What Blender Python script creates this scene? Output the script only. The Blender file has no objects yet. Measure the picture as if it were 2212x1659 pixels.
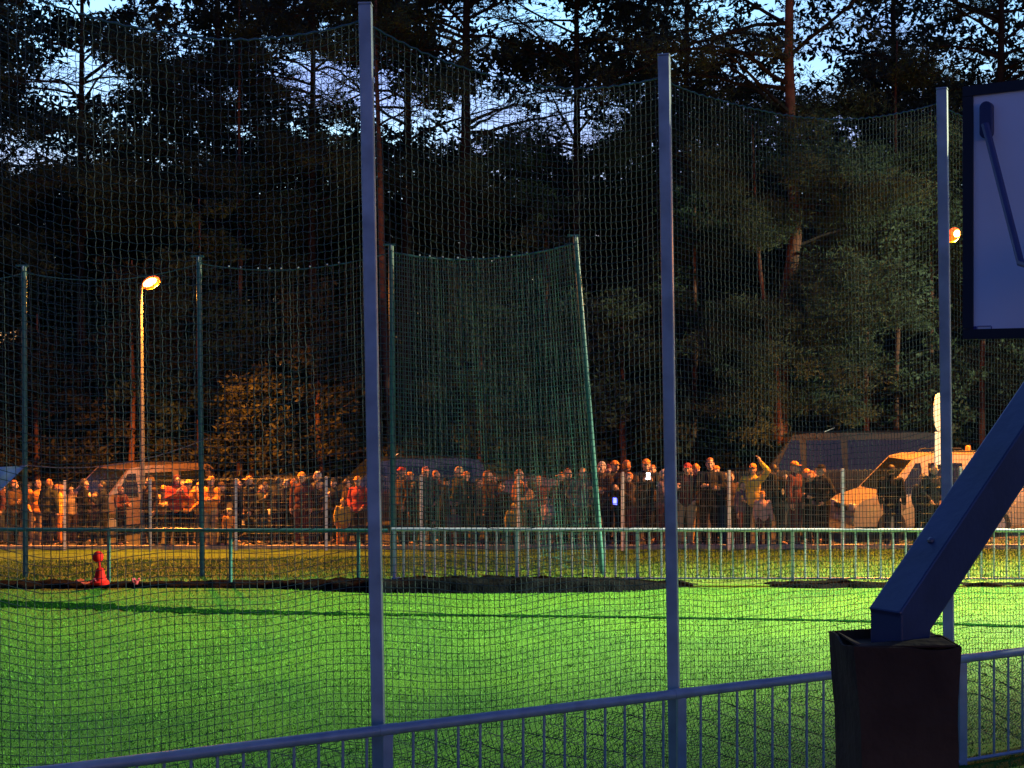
import bpy, bmesh, math, random
import numpy as np
from mathutils import Vector, Matrix
R = math.radians
scene = bpy.context.scene
COL = scene.collection
rng = random.Random(7)

# ---------------------------------------------------------------- measure
F = 3039.0            # focal length in the units the sketch was measured in (2212 wide)
ZC = 3.6              # eye height over the pitch, from the spectators' steps
def P(x, y, d):       # a sighted point at distance d in front of the steps
    return Vector(((x - 1106) * d / F, d, ZC - (y - 829.5) * d / F))
def PX(x, d): return (x - 1106) * d / F

def fence_y(X): return 29.5 + (10.6 - X) * 0.274
def fence_g(X):
    X = max(-30, min(30, X))
    return ZC - 0.1186 * fence_y(X)
def gz(X, Y):
    if Y < 25.3: return 0.0
    yf = fence_y(max(-30, min(30, X)))
    if Y >= yf: return fence_g(X)
    t = (Y - 25.3) / (yf - 25.3)
    return fence_g(X) * t

# ---------------------------------------------------------------- tagging
def tag(o, label=None, cat=None, group=None, kind=None):
    if label: o['label'] = label
    if cat: o['category'] = cat
    if group: o['group'] = group
    if kind: o['kind'] = kind
    return o
def empty(name, loc=(0, 0, 0), rz=0.0):
    o = bpy.data.objects.new(name, None)
    o.empty_display_size = 0.2
    o.location = loc
    o.rotation_euler = (0, 0, rz)
    COL.objects.link(o)
    return o
def children_of(o): return list(o.children)
def copy_tree(o, parent=None):
    c = o.copy()
    COL.objects.link(c)
    if parent is not None:
        c.parent = parent
    for ch in children_of(o):
        copy_tree(ch, c)
    return c

# ---------------------------------------------------------------- materials
MATS = {}
def mat(name, col, rough=0.6, metal=0.0, var=0.15, scale=6.0, bump=0.0, bscale=60.0, emit=None, estr=0.0, spec=0.5, col2=None, coat=0.0, sheen=0.0):
    if name in MATS: return MATS[name]
    m = bpy.data.materials.new(name)
    m.use_nodes = True
    nt = m.node_tree
    b = nt.nodes['Principled BSDF']
    b.inputs['Roughness'].default_value = rough
    b.inputs['Metallic'].default_value = metal
    b.inputs['Specular IOR Level'].default_value = spec
    b.inputs['Coat Weight'].default_value = coat
    tc = nt.nodes.new('ShaderNodeTexCoord')
    nz = nt.nodes.new('ShaderNodeTexNoise')
    nz.inputs['Scale'].default_value = scale
    nz.inputs['Detail'].default_value = 5
    nt.links.new(tc.outputs['Object'], nz.inputs['Vector'])
    mx = nt.nodes.new('ShaderNodeMix'); mx.data_type = 'RGBA'
    c = Vector(col[:3])
    lo = c * (1 - var) if col2 is None else Vector(col2)
    hi = c * (1 + var) if col2 is None else c
    mx.inputs[6].default_value = (*lo, 1)
    mx.inputs[7].default_value = (*hi, 1)
    rp = nt.nodes.new('ShaderNodeMapRange')
    rp.inputs['From Min'].default_value = 0.32; rp.inputs['From Max'].default_value = 0.68
    nt.links.new(nz.outputs['Fac'], rp.inputs['Value'])
    nt.links.new(rp.outputs['Result'], mx.inputs[0])
    nt.links.new(mx.outputs[2], b.inputs['Base Color'])
    if bump:
        n2 = nt.nodes.new('ShaderNodeTexNoise')
        n2.inputs['Scale'].default_value = bscale; n2.inputs['Detail'].default_value = 4
        nt.links.new(tc.outputs['Object'], n2.inputs['Vector'])
        bp = nt.nodes.new('ShaderNodeBump')
        bp.inputs['Strength'].default_value = bump
        bp.inputs['Distance'].default_value = 0.02
        nt.links.new(n2.outputs['Fac'], bp.inputs['Height'])
        nt.links.new(bp.outputs['Normal'], b.inputs['Normal'])
    if emit:
        b.inputs['Emission Color'].default_value = (*emit, 1)
        b.inputs['Emission Strength'].default_value = estr
    MATS[name] = m
    return m

# ---------------------------------------------------------------- mesh building
def link_mesh(name, me, material=None, parent=None, smooth=False):
    o = bpy.data.objects.new(name, me)
    if material is not None and not me.materials: me.materials.append(material)
    COL.objects.link(o)
    if parent is not None: o.parent = parent
    if smooth: me.shade_smooth()
    return o

class MB:
    def __init__(s): s.v = []; s.f = []
    def add(s, vs, fs):
        b = len(s.v)
        s.v += [tuple(v) for v in vs]
        s.f += [tuple(i + b for i in f) for f in fs]
    def box(s, c, d, rot=None):
        x, y, z = d[0] / 2, d[1] / 2, d[2] / 2
        vs = [Vector((i * x, j * y, k * z)) for i in (-1, 1) for j in (-1, 1) for k in (-1, 1)]
        if rot is not None: vs = [rot @ v for v in vs]
        c = Vector(c)
        s.add([v + c for v in vs], [(0, 1, 3, 2), (4, 6, 7, 5), (0, 4, 5, 1), (2, 3, 7, 6), (0, 2, 6, 4), (1, 5, 7, 3)])
    def bar(s, a, b, w, h, face=None):   # rectangular bar a->b ; face = direction of the w side normal
        a = Vector(a); b = Vector(b); t = (b - a).normalized()
        n = Vector(face) if face is not None else Vector((0, -1, 0))
        n = (n - t * n.dot(t)).normalized(); u = t.cross(n).normalized()
        vs = []
        for p in (a, b):
            for i, j in ((-1, -1), (1, -1), (1, 1), (-1, 1)):
                vs.append(p + u * (i * w / 2) + n * (j * h / 2))
        s.add(vs, [(0, 1, 2, 3), (7, 6, 5, 4), (0, 4, 5, 1), (1, 5, 6, 2), (2, 6, 7, 3), (3, 7, 4, 0)])
    def tube(s, pts, rad, n=8, cap=True):
        pts = [Vector(p) for p in pts]
        if not hasattr(rad, '__len__'): rad = [rad] * len(pts)
        vs = []; fs = []
        ref = None
        for i, p in enumerate(pts):
            t = (pts[min(i + 1, len(pts) - 1)] - pts[max(i - 1, 0)]).normalized()
            if ref is None:
                ref = Vector((1, 0, 0)) if abs(t.x) < 0.8 else Vector((0, 1, 0))
            u = (ref - t * ref.dot(t)).normalized(); w = t.cross(u)
            ref = u
            for k in range(n):
                a = 2 * math.pi * k / n
                vs.append(p + (u * math.cos(a) + w * math.sin(a)) * rad[i])
        for i in range(len(pts) - 1):
            for k in range(n):
                k2 = (k + 1) % n
                fs.append((i * n + k, i * n + k2, (i + 1) * n + k2, (i + 1) * n + k))
        if cap:
            fs.append(tuple(range(n - 1, -1, -1)))
            fs.append(tuple((len(pts) - 1) * n + k for k in range(n)))
        s.add(vs, fs)
    def ball(s, c, r, seg=10, rings=7, sc=(1, 1, 1)):
        c = Vector(c); vs = [c + Vector((0, 0, r * sc[2]))]; fs = []
        for i in range(1, rings):
            th = math.pi * i / rings
            for k in range(seg):
                a = 2 * math.pi * k / seg
                vs.append(c + Vector((r * sc[0] * math.sin(th) * math.cos(a), r * sc[1] * math.sin(th) * math.sin(a), r * sc[2] * math.cos(th))))
        vs.append(c - Vector((0, 0, r * sc[2])))
        for k in range(seg):
            fs.append((0, 1 + k, 1 + (k + 1) % seg))
        for i in range(rings - 2):
            for k in range(seg):
                a = 1 + i * seg + k; b = 1 + i * seg + (k + 1) % seg
                fs.append((a, a + seg, b + seg, b))
        last = len(vs) - 1; b0 = 1 + (rings - 2) * seg
        for k in range(seg):
            fs.append((last, b0 + (k + 1) % seg, b0 + k))
        s.add(vs, fs)
    def lathe(s, prof, c=(0, 0, 0), n=16):
        c = Vector(c); vs = []; fs = []
        for r, z in prof:
            for k in range(n):
                a = 2 * math.pi * k / n
                vs.append(c + Vector((r * math.cos(a), r * math.sin(a), z)))
        for i in range(len(prof) - 1):
            for k in range(n):
                k2 = (k + 1) % n
                fs.append((i * n + k, i * n + k2, (i + 1) * n + k2, (i + 1) * n + k))
        fs.append(tuple(range(n - 1, -1, -1)))
        fs.append(tuple((len(prof) - 1) * n + k for k in range(n)))
        s.add(vs, fs)
    def prism(s, poly, c, u, v, w, th):   # polygon in plane (u,v) at c, thickness th along w (centred)
        c = Vector(c); u = Vector(u); v = Vector(v); w = Vector(w); n = len(poly)
        vs = [c + u * a + v * b - w * th / 2 for a, b in poly] + [c + u * a + v * b + w * th / 2 for a, b in poly]
        fs = [tuple(range(n - 1, -1, -1)), tuple(range(n, 2 * n))]
        for i in range(n):
            j = (i + 1) % n
            fs.append((i, j, n + j, n + i))
        s.add(vs, fs)
    def mesh(s, name):
        me = bpy.data.meshes.new(name)
        me.from_pydata(s.v, [], s.f)
        bm = bmesh.new(); bm.from_mesh(me)
        bmesh.ops.recalc_face_normals(bm, faces=bm.faces)
        bm.to_mesh(me); bm.free()
        return me
    def build(s, name, material, parent=None, smooth=False, bevel=0.0, sharp=None):
        o = link_mesh(name, s.mesh(name), material, parent)
        if smooth:
            o.data.shade_smooth()
            if sharp is None: sharp = 35
            o.data.set_sharp_from_angle(angle=R(sharp))
        if bevel:
            b = o.modifiers.new('bevel', 'BEVEL'); b.width = bevel; b.segments = 2; b.limit_method = 'ANGLE'
        return o

def quick_mesh(name, verts, quads):      # numpy verts (n,3), quads (m,4)
    me = bpy.data.meshes.new(name)
    nv = len(verts); nq, k = quads.shape
    me.vertices.add(nv); me.vertices.foreach_set('co', verts.astype(np.float32).ravel())
    me.loops.add(nq * k); me.loops.foreach_set('vertex_index', quads.astype(np.int32).ravel())
    me.polygons.add(nq); me.polygons.foreach_set('loop_start', (np.arange(nq) * k).astype(np.int32))
    me.polygons.foreach_set('loop_total', np.full(nq, k, np.int32))
    me.update(calc_edges=True)
    return me

def strands_mesh(name, A, B, r):         # thin three-sided prisms from A[i] to B[i]
    A = np.asarray(A, float); B = np.asarray(B, float)
    t = B - A; t /= np.maximum(np.linalg.norm(t, axis=1, keepdims=True), 1e-9)
    ref = np.where(np.abs(t[:, 2:3]) > 0.9, np.array([[1.0, 0, 0]]), np.array([[0, 0, 1.0]]))
    u = np.cross(t, ref); u /= np.linalg.norm(u, axis=1, keepdims=True)
    w = np.cross(t, u)
    n = len(A); vs = np.zeros((n, 6, 3))
    for k in range(3):
        a = 2 * math.pi * k / 3
        d = (u * math.cos(a) + w * math.sin(a)) * r
        vs[:, k] = A + d - t * r * 0.5; vs[:, 3 + k] = B + d + t * r * 0.5
    base = (np.arange(n) * 6)[:, None, None]
    q = np.array([[0, 1, 4, 3], [1, 2, 5, 4], [2, 0, 3, 5]])[None]
    return quick_mesh(name, vs.reshape(-1, 3), (base + q).reshape(-1, 4))
# ================================================================= SETTING
turf = bpy.data.materials.new('turf'); turf.use_nodes = True
def turf_nodes(m, c1, c2, c3, scale_p):
    nt = m.node_tree; b = nt.nodes['Principled BSDF']
    b.inputs['Roughness'].default_value = 0.75
    b.inputs['Specular IOR Level'].default_value = 0.12
    tc = nt.nodes.new('ShaderNodeTexCoord')
    def noise(s, det=4):
        n = nt.nodes.new('ShaderNodeTexNoise'); n.inputs['Scale'].default_value = s; n.inputs['Detail'].default_value = det
        nt.links.new(tc.outputs['Object'], n.inputs['Vector']); return n
    def rng_(n, a, b_):
        r = nt.nodes.new('ShaderNodeMapRange'); r.inputs['From Min'].default_value = a; r.inputs['From Max'].default_value = b_
        nt.links.new(n.outputs['Fac'], r.inputs['Value']); return r
    n1 = rng_(noise(scale_p), 0.35, 0.65); n2 = rng_(noise(48, 5), 0.34, 0.66); n3 = rng_(noise(110, 3), 0.64, 0.74)
    m1 = nt.nodes.new('ShaderNodeMix'); m1.data_type = 'RGBA'
    m1.inputs[6].default_value = (*c1, 1); m1.inputs[7].default_value = (*c2, 1)
    nt.links.new(n1.outputs[0], m1.inputs[0])
    m2 = nt.nodes.new('ShaderNodeMix'); m2.data_type = 'RGBA'; m2.blend_type = 'MULTIPLY'; m2.inputs[0].default_value = 1
    ramp = nt.nodes.new('ShaderNodeValToRGB'); ramp.color_ramp.elements[0].color = (0.35, 0.35, 0.35, 1); ramp.color_ramp.elements[1].color = (1.25, 1.25, 1.25, 1)
    nt.links.new(n2.outputs[0], ramp.inputs[0])
    nt.links.new(m1.outputs[2], m2.inputs[6]); nt.links.new(ramp.outputs[0], m2.inputs[7])
    m3 = nt.nodes.new('ShaderNodeMix'); m3.data_type = 'RGBA'; m3.inputs[7].default_value = (*c3, 1)
    nt.links.new(n3.outputs[0], m3.inputs[0]); nt.links.new(m2.outputs[2], m3.inputs[6])
    nt.links.new(m3.outputs[2], b.inputs['Base Color'])
    bp = nt.nodes.new('ShaderNodeBump'); bp.inputs['Strength'].default_value = 0.8; bp.inputs['Distance'].default_value = 0.03
    nt.links.new(noise(60, 5).outputs['Fac'], bp.inputs['Height']); nt.links.new(bp.outputs['Normal'], b.inputs['Normal'])
turf_nodes(turf, (0.036, 0.138, 0.011), (0.068, 0.200, 0.011), (0.13, 0.29, 0.08), 0.55)
verge_m = bpy.data.materials.new('verge_grass'); verge_m.use_nodes = True
turf_nodes(verge_m, (0.060, 0.130, 0.018), (0.095, 0.185, 0.024), (0.20, 0.22, 0.07), 1.3)
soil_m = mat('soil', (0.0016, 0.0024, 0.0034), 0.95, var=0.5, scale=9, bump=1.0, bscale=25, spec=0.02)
asphalt_m = mat('asphalt', (0.050, 0.047, 0.045), 0.85, var=0.25, scale=3, bump=0.4, bscale=90, spec=0.3)
forest_floor_m = mat('forest_floor', (0.030, 0.026, 0.014), 0.95, var=0.5, scale=1.5, bump=0.8, bscale=12)
concrete_m = mat('kerb_concrete', (0.30, 0.28, 0.25), 0.85, var=0.2, scale=4, bump=0.3)
court_m = mat('court_asphalt', (0.045, 0.05, 0.055), 0.85, var=0.2, scale=3, bump=0.4, bscale=80)

def sheet(name, xs, ys, zfun, material, dz=0.0):
    nx, ny = len(xs), len(ys)
    V = np.array([[x, y, zfun(x, y) + dz] for y in ys for x in xs])
    Q = np.array([[j * nx + i, j * nx + i + 1, (j + 1) * nx + i + 1, (j + 1) * nx + i] for j in range(ny - 1) for i in range(nx - 1)])
    me = quick_mesh(name, V, Q)
    o = link_mesh(name, me, material); me.shade_smooth()
    return tag(o, kind='structure')

xs = list(np.linspace(-30, 30, 61)); far_x = [-1500, -400, -120, -60] + xs + [60, 120, 400, 1500]
ys = [-200, -20, 0, 8, 16, 24, 25.3] + list(np.linspace(26, 42, 33)) + [46, 52, 60, 90, 200, 600, 2000]
def ground_z(x, y): return gz(x, y) - 0.03
sheet('ground', far_x, ys, ground_z, forest_floor_m)
sheet('pitch', list(np.linspace(-40, 40, 41)), list(np.linspace(8.2, 25.3, 20)), lambda x, y: 0.0, turf)
# grass verge between the pitch and the mesh fence, road behind
def strip(name, t0, t1, n, material, dz, base):
    X = np.linspace(-30, 30, 121); V = []; Q = []
    for x in X:
        a = base(x)
        for k in range(n + 1):
            y = a[0] + (a[1] - a[0]) * k / n
            V.append((x, y, gz(x, y) + dz))
    m = n + 1
    for i in range(len(X) - 1):
        for k in range(n):
            Q.append((i * m + k, (i + 1) * m + k, (i + 1) * m + k + 1, i * m + k + 1))
    o = link_mesh(name, quick_mesh(name, np.array(V), np.array(Q)), material); o.data.shade_smooth()
    return tag(o, kind='structure')
strip('verge', 0, 1, 16, verge_m, 0.004, lambda x: (25.3, fence_y(x) + 0.25))
strip('road', 0, 1, 10, asphalt_m, 0.006, lambda x: (fence_y(x) + 0.40, fence_y(x) + 9.0))
mbk = MB()
for i in range(30):
    x0, x1 = -22 + i * 1.5, -22 + i * 1.5 + 1.485
    mbk.bar((x0, fence_y(x0) + 0.33, fence_g(x0) + 0.03), (x1, fence_y(x1) + 0.33, fence_g(x1) + 0.03), 0.14, 0.16, (0, -1, 0))
tag(mbk.build('kerb', concrete_m, bevel=0.01), kind='structure')

# court slab on which the hoop stands, nearer than the frame shows
mbc = MB(); mbc.box((2, -1.9, 0.42), (30, 16.4, 0.84))
tag(mbc.build('court', court_m), kind='structure')

# soil bank along the far touchline
def mound_h(x):
    pts = [(-30, .15), (-9, .14), (-6, .10), (-4.2, .13), (-2.6, .27), (-1, .30), (1.4, .27), (2.2, .2), (3.0, .09), (3.5, .0), (4.3, -.04), (4.7, .08), (5.4, .13), (6.4, .10), (7.2, .09), (7.7, -.03), (8.4, .05), (9.4, .04), (10, -.04), (12, .06), (30, .1)]
    for (a, h0), (b, h1) in zip(pts, pts[1:]):
        if a <= x <= b: return h0 + (h1 - h0) * (x - a) / (b - a)
    return 0.08
from mathutils import noise as mnoise
def build_mound():
    X = np.arange(-16, 14, 0.07); Yn = 22; V = []; Q = []
    for x in X:
        h = mound_h(x)
        front = 24.9 - 3.4 * max(0, h - 0.06) + .10 * mnoise.noise(Vector((x * 2.3, 0, 7))) + .05 * mnoise.noise(Vector((x * 7, 0, 2))); back = 25.55
        for k in range(Yn):
            t = k / (Yn - 1); y = front + (back - front) * t
            prof = min(1, t / 0.18) * (1 - max(0, (t - 0.7) / 0.3)) ** 0.8
            nz = mnoise.fractal(Vector((x * 1.7, y * 2.2, 0.3)), 1.0, 2.1, 5)
            nz2 = mnoise.noise(Vector((x * 6, y * 7, 3.3)))
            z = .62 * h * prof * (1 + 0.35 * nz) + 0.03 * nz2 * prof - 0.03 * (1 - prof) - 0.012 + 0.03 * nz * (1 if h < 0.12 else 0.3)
            V.append((x, y, z))
    for i in range(len(X) - 1):
        for k in range(Yn - 1):
            Q.append((i * Yn + k, (i + 1) * Yn + k, (i + 1) * Yn + k + 1, i * Yn + k + 1))
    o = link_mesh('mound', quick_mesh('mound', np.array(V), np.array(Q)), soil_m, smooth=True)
    return tag(o, kind='structure')
build_mound()

# dark green strip across the turf, wider toward the left
dark_strip_m = mat('dark_green_strip', (0.003, 0.022, 0.004), 1.0, var=0.3, scale=20, spec=0.0)
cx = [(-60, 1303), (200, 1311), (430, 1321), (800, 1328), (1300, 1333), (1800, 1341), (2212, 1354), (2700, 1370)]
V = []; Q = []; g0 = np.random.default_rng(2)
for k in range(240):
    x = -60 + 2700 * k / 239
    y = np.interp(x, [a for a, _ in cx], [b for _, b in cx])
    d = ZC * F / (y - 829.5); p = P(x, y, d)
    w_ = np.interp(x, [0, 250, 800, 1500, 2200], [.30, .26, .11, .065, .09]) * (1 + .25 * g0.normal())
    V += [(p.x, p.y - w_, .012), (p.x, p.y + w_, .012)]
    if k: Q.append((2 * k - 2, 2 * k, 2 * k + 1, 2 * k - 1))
tag(link_mesh('dark_strip', quick_mesh('dark_strip', np.array(V), np.array(Q)), dark_strip_m), kind='structure')

# short turf tufts
def blades(name, n, y0, y1, hmin, hmax, wid, material, zf, seed, xlim=None):
    g = np.random.default_rng(seed)
    Y = np.sqrt(g.uniform(y0 ** 2, y1 ** 2, n)); X = g.uniform(-0.40, 0.40, n) * Y
    Z = np.array([zf(x, y) for x, y in zip(X, Y)])
    a = g.uniform(0, 2 * math.pi, n); h = g.uniform(hmin, hmax, n); l = g.normal(0, 0.5, (n, 2)) * h[:, None]
    u = np.stack([np.cos(a), np.sin(a), np.zeros(n)], 1) * wid * 0.5
    b = np.stack([X, Y, Z], 1); tip = b + np.stack([l[:, 0], l[:, 1], h], 1)
    V = np.stack([b - u, b + u, tip], 1).reshape(-1, 3)
    Q = np.arange(n * 3).reshape(-1, 3)
    o = link_mesh(name, quick_mesh(name, V, Q), material)
    return tag(o, kind='stuff')
tuft_m = mat('turf_blades', (0.058, 0.185, 0.013), 0.7, var=0.45, scale=14, spec=0.1)
blades('turf_grass', 90000, 10.3, 24.6, 0.012, 0.032, 0.012, tuft_m, lambda x, y: 0.0, 3)
vgm = mat('verge_blades', (0.085, 0.17, 0.025), 0.8, var=0.5, scale=3, spec=0.1)
blades('verge_grass', 45000, 25.6, 31.5, 0.03, 0.08, 0.02, vgm, lambda x, y: gz(x, y) - 0.005, 5)

# ================================================================= NEAR RAIL AND BALL STOP NET
grey_m = mat('galvanised_grey', (0.32, 0.39, 0.41), 0.45, metal=0.15, var=0.22, scale=4, bump=0.05, bscale=140)
rail_m = mat('rail_grey', (0.29, 0.35, 0.38), 0.42, metal=0.15, var=0.14, scale=7, bump=0.06, bscale=120)
net_m = mat('net_twine', (0.020, 0.060, 0.050), 0.7, var=0.2, scale=2)
rope_m = mat('net_rope', (0.035, 0.12, 0.11), 0.7, var=0.2, scale=9)

NP = [P(817.5, 1572, 10.82), P(1455.5, 1490, 12.0), P(2049.5, 1395, 13.4)]   # posts behind the rail
NT = [P(789.5, 12, 10.82), P(1434.5, 122, 12.0), P(2035, 194, 13.4)]
post_labels = ['tall grey square net post at left, tallest of the near posts', 'tall grey square net post midway along the near rail, right of centre',
               'tall grey square net post at right, just left of the backboard and lit lamp']
bases = []; tops = []
for i in range(3):
    b, t = NP[i], NT[i]
    d = (t - b) / (t.z - b.z)
    base = b - d * b.z
    bases.append(base); tops.append(t)
    a = R([-5.5, -1.5, 2.5][i]) * -1
    viewx = base.x / base.y
    fx = -viewx + (-0.13)           # front face turned a little so a sliver of the right side shows
    nrm = Vector((fx, -1, 0)).normalized()
    m = MB(); m.bar(base, t, 0.098, 0.098, nrm)
    o = m.build('net_post', grey_m, bevel=0.009)
    tag(o, post_labels[i], 'net post', 'grey posts of the near ball stop net')
    cm = MB(); cm.bar(t + Vector((0, 0, 0.001)), t + Vector((0, 0, 0.016)), 0.102, 0.102, nrm); cm.build('post_cap', grey_m, o, bevel=0.003)

udir = Vector((5.15, 2.67, 0)).normalized()
back = Vector((-udir.y, udir.x, 0))
first = Vector((bases[0].x, bases[0].y, 0)) - udir * 2.85
last = Vector((bases[2].x, bases[2].y, 0)) + udir * 3.1
ahead = first - udir * 2.9
nb = [ahead, first] + bases + [last]
nt_ = [ahead + Vector((-0.1, 0, 6.5)), first + Vector((-0.1, 0, 6.5))] + tops + [last + Vector((-0.1, 0, 6.4))]
net = empty('ball_stop_net', bases[0])
tag(net, 'dark green ball stop netting hung between the tall grey near posts', 'net')
sag = [0.30, 0.30, 0.26, 0.24, 0.25]
hang = [0.06, 0.06, 0.10, 0.17, 0.12]
def net_panel(b0, b1, t0, t1, hs, he, sg, seed, cw=0.058, ch=0.068, r=0.0030, hexfrom=2.6, low=0.9, parent=None, material=None, amp=1.0, damp=1.0, pleat=0.0):
    g = random.Random(seed)
    L = (Vector((b1.x, b1.y, 0)) - Vector((b0.x, b0.y, 0))).length
    nc = max(4, int(L / cw)); H = t0.z
    # rows: regular above `low`, bunched together near the ground
    zs = []; z = H
    while z > low: zs.append(z); z -= ch
    while z > 0.02: zs.append(z); z -= ch * 0.42
    nr = len(zs)
    nd = (Vector((b1.x, b1.y, 0)) - Vector((b0.x, b0.y, 0))).normalized(); nb_ = Vector((-nd.y, nd.x, 0))
    G = np.zeros((nr, nc + 1, 3))
    for j, z in enumerate(zs):
        fz = z / H
        for i in range(nc + 1):
            u = i / nc
            bb = b0.lerp(b1, u); tt = t0.lerp(t1, u)
            p = Vector((bb.x, bb.y, 0)).lerp(Vector((tt.x, tt.y, 0)), fz)
            top = tt.z - (hs + (he - hs) * u) - sg * 4 * u * (1 - u)
            zz = top * fz
            fold = mnoise.noise(Vector((u * 5 + seed * 3.1, z * 0.35, 1.7))) * 0.035 * amp + math.sin(u * 9 + z * 0.8 + seed) * 0.018 * amp + pleat * (math.sin(u * 62 + 1.5 * math.sin(z * .5 + u * 9)) * (.5 + .5 * mnoise.noise(Vector((u * 6, z * .2, 2)))))
            drop = mnoise.noise(Vector((u * 3.5 + seed, z * 0.9, 5.1))) * 0.055 * amp * min(1, (1 - fz) * 2.2 + 0.1)
            drop += (u - 0.5) * 0.20 * amp * math.sin(fz * 3.1 + seed) * (1 - fz) + 0.025 * amp * math.sin(u * 7 + z * 1.9) * (1 - fz)
            drop *= damp
            edge = min(1, 8 * u * (1 - u))
            # honeycomb sway in the upper part where the net hangs slack
            hx = max(0, min(1, (z - hexfrom) / 1.2))
            zig = (0.10 if (i + j) % 2 else -0.10) * ch * hx
            shx = (0.08 if j % 2 else -0.08) * cw * hx
            if z < low:
                fold += 0.05 * math.sin(z * 37 + u * 21); drop += 0.02 * math.sin(u * 60 + z * 50)
            jit = lambda s_: (g.random() - 0.5) * s_
            G[j, i] = (p.x + nd.x * (shx * edge + jit(0.004)) + nb_.x * fold * edge, p.y + nd.y * (shx * edge) + nb_.y * fold * edge, max(0.01, zz + (zig + drop) * edge + jit(0.004)))
    A = []; B = []
    A.append(G[:, :-1].reshape(-1, 3)); B.append(G[:, 1:].reshape(-1, 3))
    A.append(G[:-1].reshape(-1, 3)); B.append(G[1:].reshape(-1, 3))
    A = np.concatenate(A); B = np.concatenate(B)
    me = strands_mesh('net_panel', A, B, r)
    o = link_mesh('net_panel', me, material, parent)
    rp = MB(); rp.tube([Vector(G[0, i]) for i in range(nc + 1)], r * 2.6, 5)
    e = rp.build('edge_rope', rope_m, parent)
    return o, e, G
off = Vector((bases[0].x, bases[0].y, bases[0].z))
widths = [.056, .056, .049, .040, .040]; heights = [.060, .060, .060, .056, .056]
for k in range(5):
    o, e, G = net_panel(nb[k] + back * 0.06, nb[k + 1] + back * 0.06, nt_[k] + back * 0.06, nt_[k + 1] + back * 0.06, hang[k], hang[k + 1] if k < 4 else 0.1, sag[k], k, cw=widths[k], ch=heights[k], r=.0030 if k < 3 else .0026, parent=net, material=net_m)
    for q in (o, e): q.matrix_parent_inverse = Matrix.Translation(-off)

def outside_post(b, t, label):
    m = MB(); m.bar(b, t, 0.098, 0.098, (-.13, -1, 0)); return tag(m.build('net_post', grey_m, bevel=0.009), label, 'net post', 'grey posts of the near ball stop net')
outside_post(nb[1], nt_[1], 'tall grey square net post standing left of the frame, next before the left near post')
outside_post(nb[0], nt_[0], 'outermost grey net post ending the near net, out of frame at left')
def twin(o, parent, loc):
    c = o.copy(); COL.objects.link(c); c.parent = parent; c.matrix_parent_inverse = Matrix.Translation(-Vector(parent.location)); c.location = loc
    return c

# near guard rail: one thing
RA = P(830, 1577, 10.6); RB = P(2065, 1425, 13.27)
ru = (RB - RA) / (RB.x - RA.x)
def railp(X): return RA + ru * (X - RA.x)
gr = empty('guard_rail', (RA.x, RA.y, 0))
tag(gr, 'grey tubular guard rail with thin balusters along the near edge of the pitch', 'guard rail')
mb = MB(); a, b = railp(-6.9), railp(7.2); mb.tube([a, b], 0.041, 14)
def adopt(o, parent):
    o.parent = parent; o.matrix_parent_inverse = Matrix.Translation(-Vector(parent.location)); return o
adopt(mb.build('top_rail', rail_m, smooth=True), gr)
side = Vector((ru.x, ru.y, 0)).normalized()
posts_px = [PX(838, 10.62), PX(1473, 11.8), PX(2079, 13.3)]
posts_px = [posts_px[0] - 4.6, posts_px[0] - 2.3] + posts_px
for X in posts_px:
    p = railp(X); m = MB()
    m.bar((p.x, p.y, 0), (p.x, p.y, p.z - 0.035), 0.078, 0.06, (-side.y * -1, -side.x, 0) if False else (0.1, -1, 0))
    adopt(m.build('post', rail_m, bevel=0.006), gr)
    m = MB(); m.tube([p - side * 0.075, p + side * 0.075], 0.0445, 14)
    adopt(m.build('collar', rail_m, smooth=True), gr)
bal = None; X = -6.8
while X < 7.2:
    if min(abs(X - q) for q in posts_px) > 0.07:
        p = railp(X)
        if bal is None:
            m = MB(); m.tube([(0, 0, -0.96), (0, 0, -0.03)], 0.0115, 7); bal = adopt(m.build('baluster', rail_m, smooth=True), gr)
            bal.location = p
        else:
            twin(bal, gr, p)
    X += 0.168
# low rail the balusters stand on
mb = MB(); dn = Vector((0, 0, -0.965)); mb.tube([railp(-6.9) + dn, railp(7.2) + dn], 0.018, 8)
adopt(mb.build('bottom_rail', rail_m, smooth=True), gr)

# ================================================================= FAR RAIL
frm = mat('far_rail_galvanised', (0.42, 0.44, 0.48), 0.4, metal=0.3, var=0.12, scale=6)
teal_m = mat('green_painted_post', (0.035, 0.135, 0.115), 0.3, var=0.15, scale=8)
DR = 25.15
def far_rail(name, label, x0, x1, posts, balx, bottom, frm):
    t = empty(name, (PX(x0, DR), DR, 0)); tag(t, label, 'guard rail')
    z = 1.0
    m = MB(); m.tube([(PX(x0, DR), DR, z), (PX(x1, DR), DR, z - 0.02)], 0.033, 12); adopt(m.build('top_rail', frm, smooth=True), t)
    if bottom:
        m = MB(); m.tube([(PX(x0, DR), DR, 0.13), (PX(x1, DR), DR, 0.12)], 0.017, 8); adopt(m.build('bottom_rail', frm, smooth=True), t)
    for x in posts:
        m = MB(); m.tube([(PX(x, DR), DR, -0.05), (PX(x, DR), DR, z - 0.03)], 0.032, 10); adopt(m.build('post', frm, smooth=True), t)
    pr = None
    for x in balx:
        if pr is None:
            m = MB(); m.tube([(0, 0, 0.13), (0, 0, z - 0.03)], 0.0165, 8); pr = adopt(m.build('baluster', frm, smooth=True), t)
            pr.location = (PX(x, DR), DR, 0)
        else:
            twin(pr, t, (PX(x, DR), DR, 0))
    return t
bx = []
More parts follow.
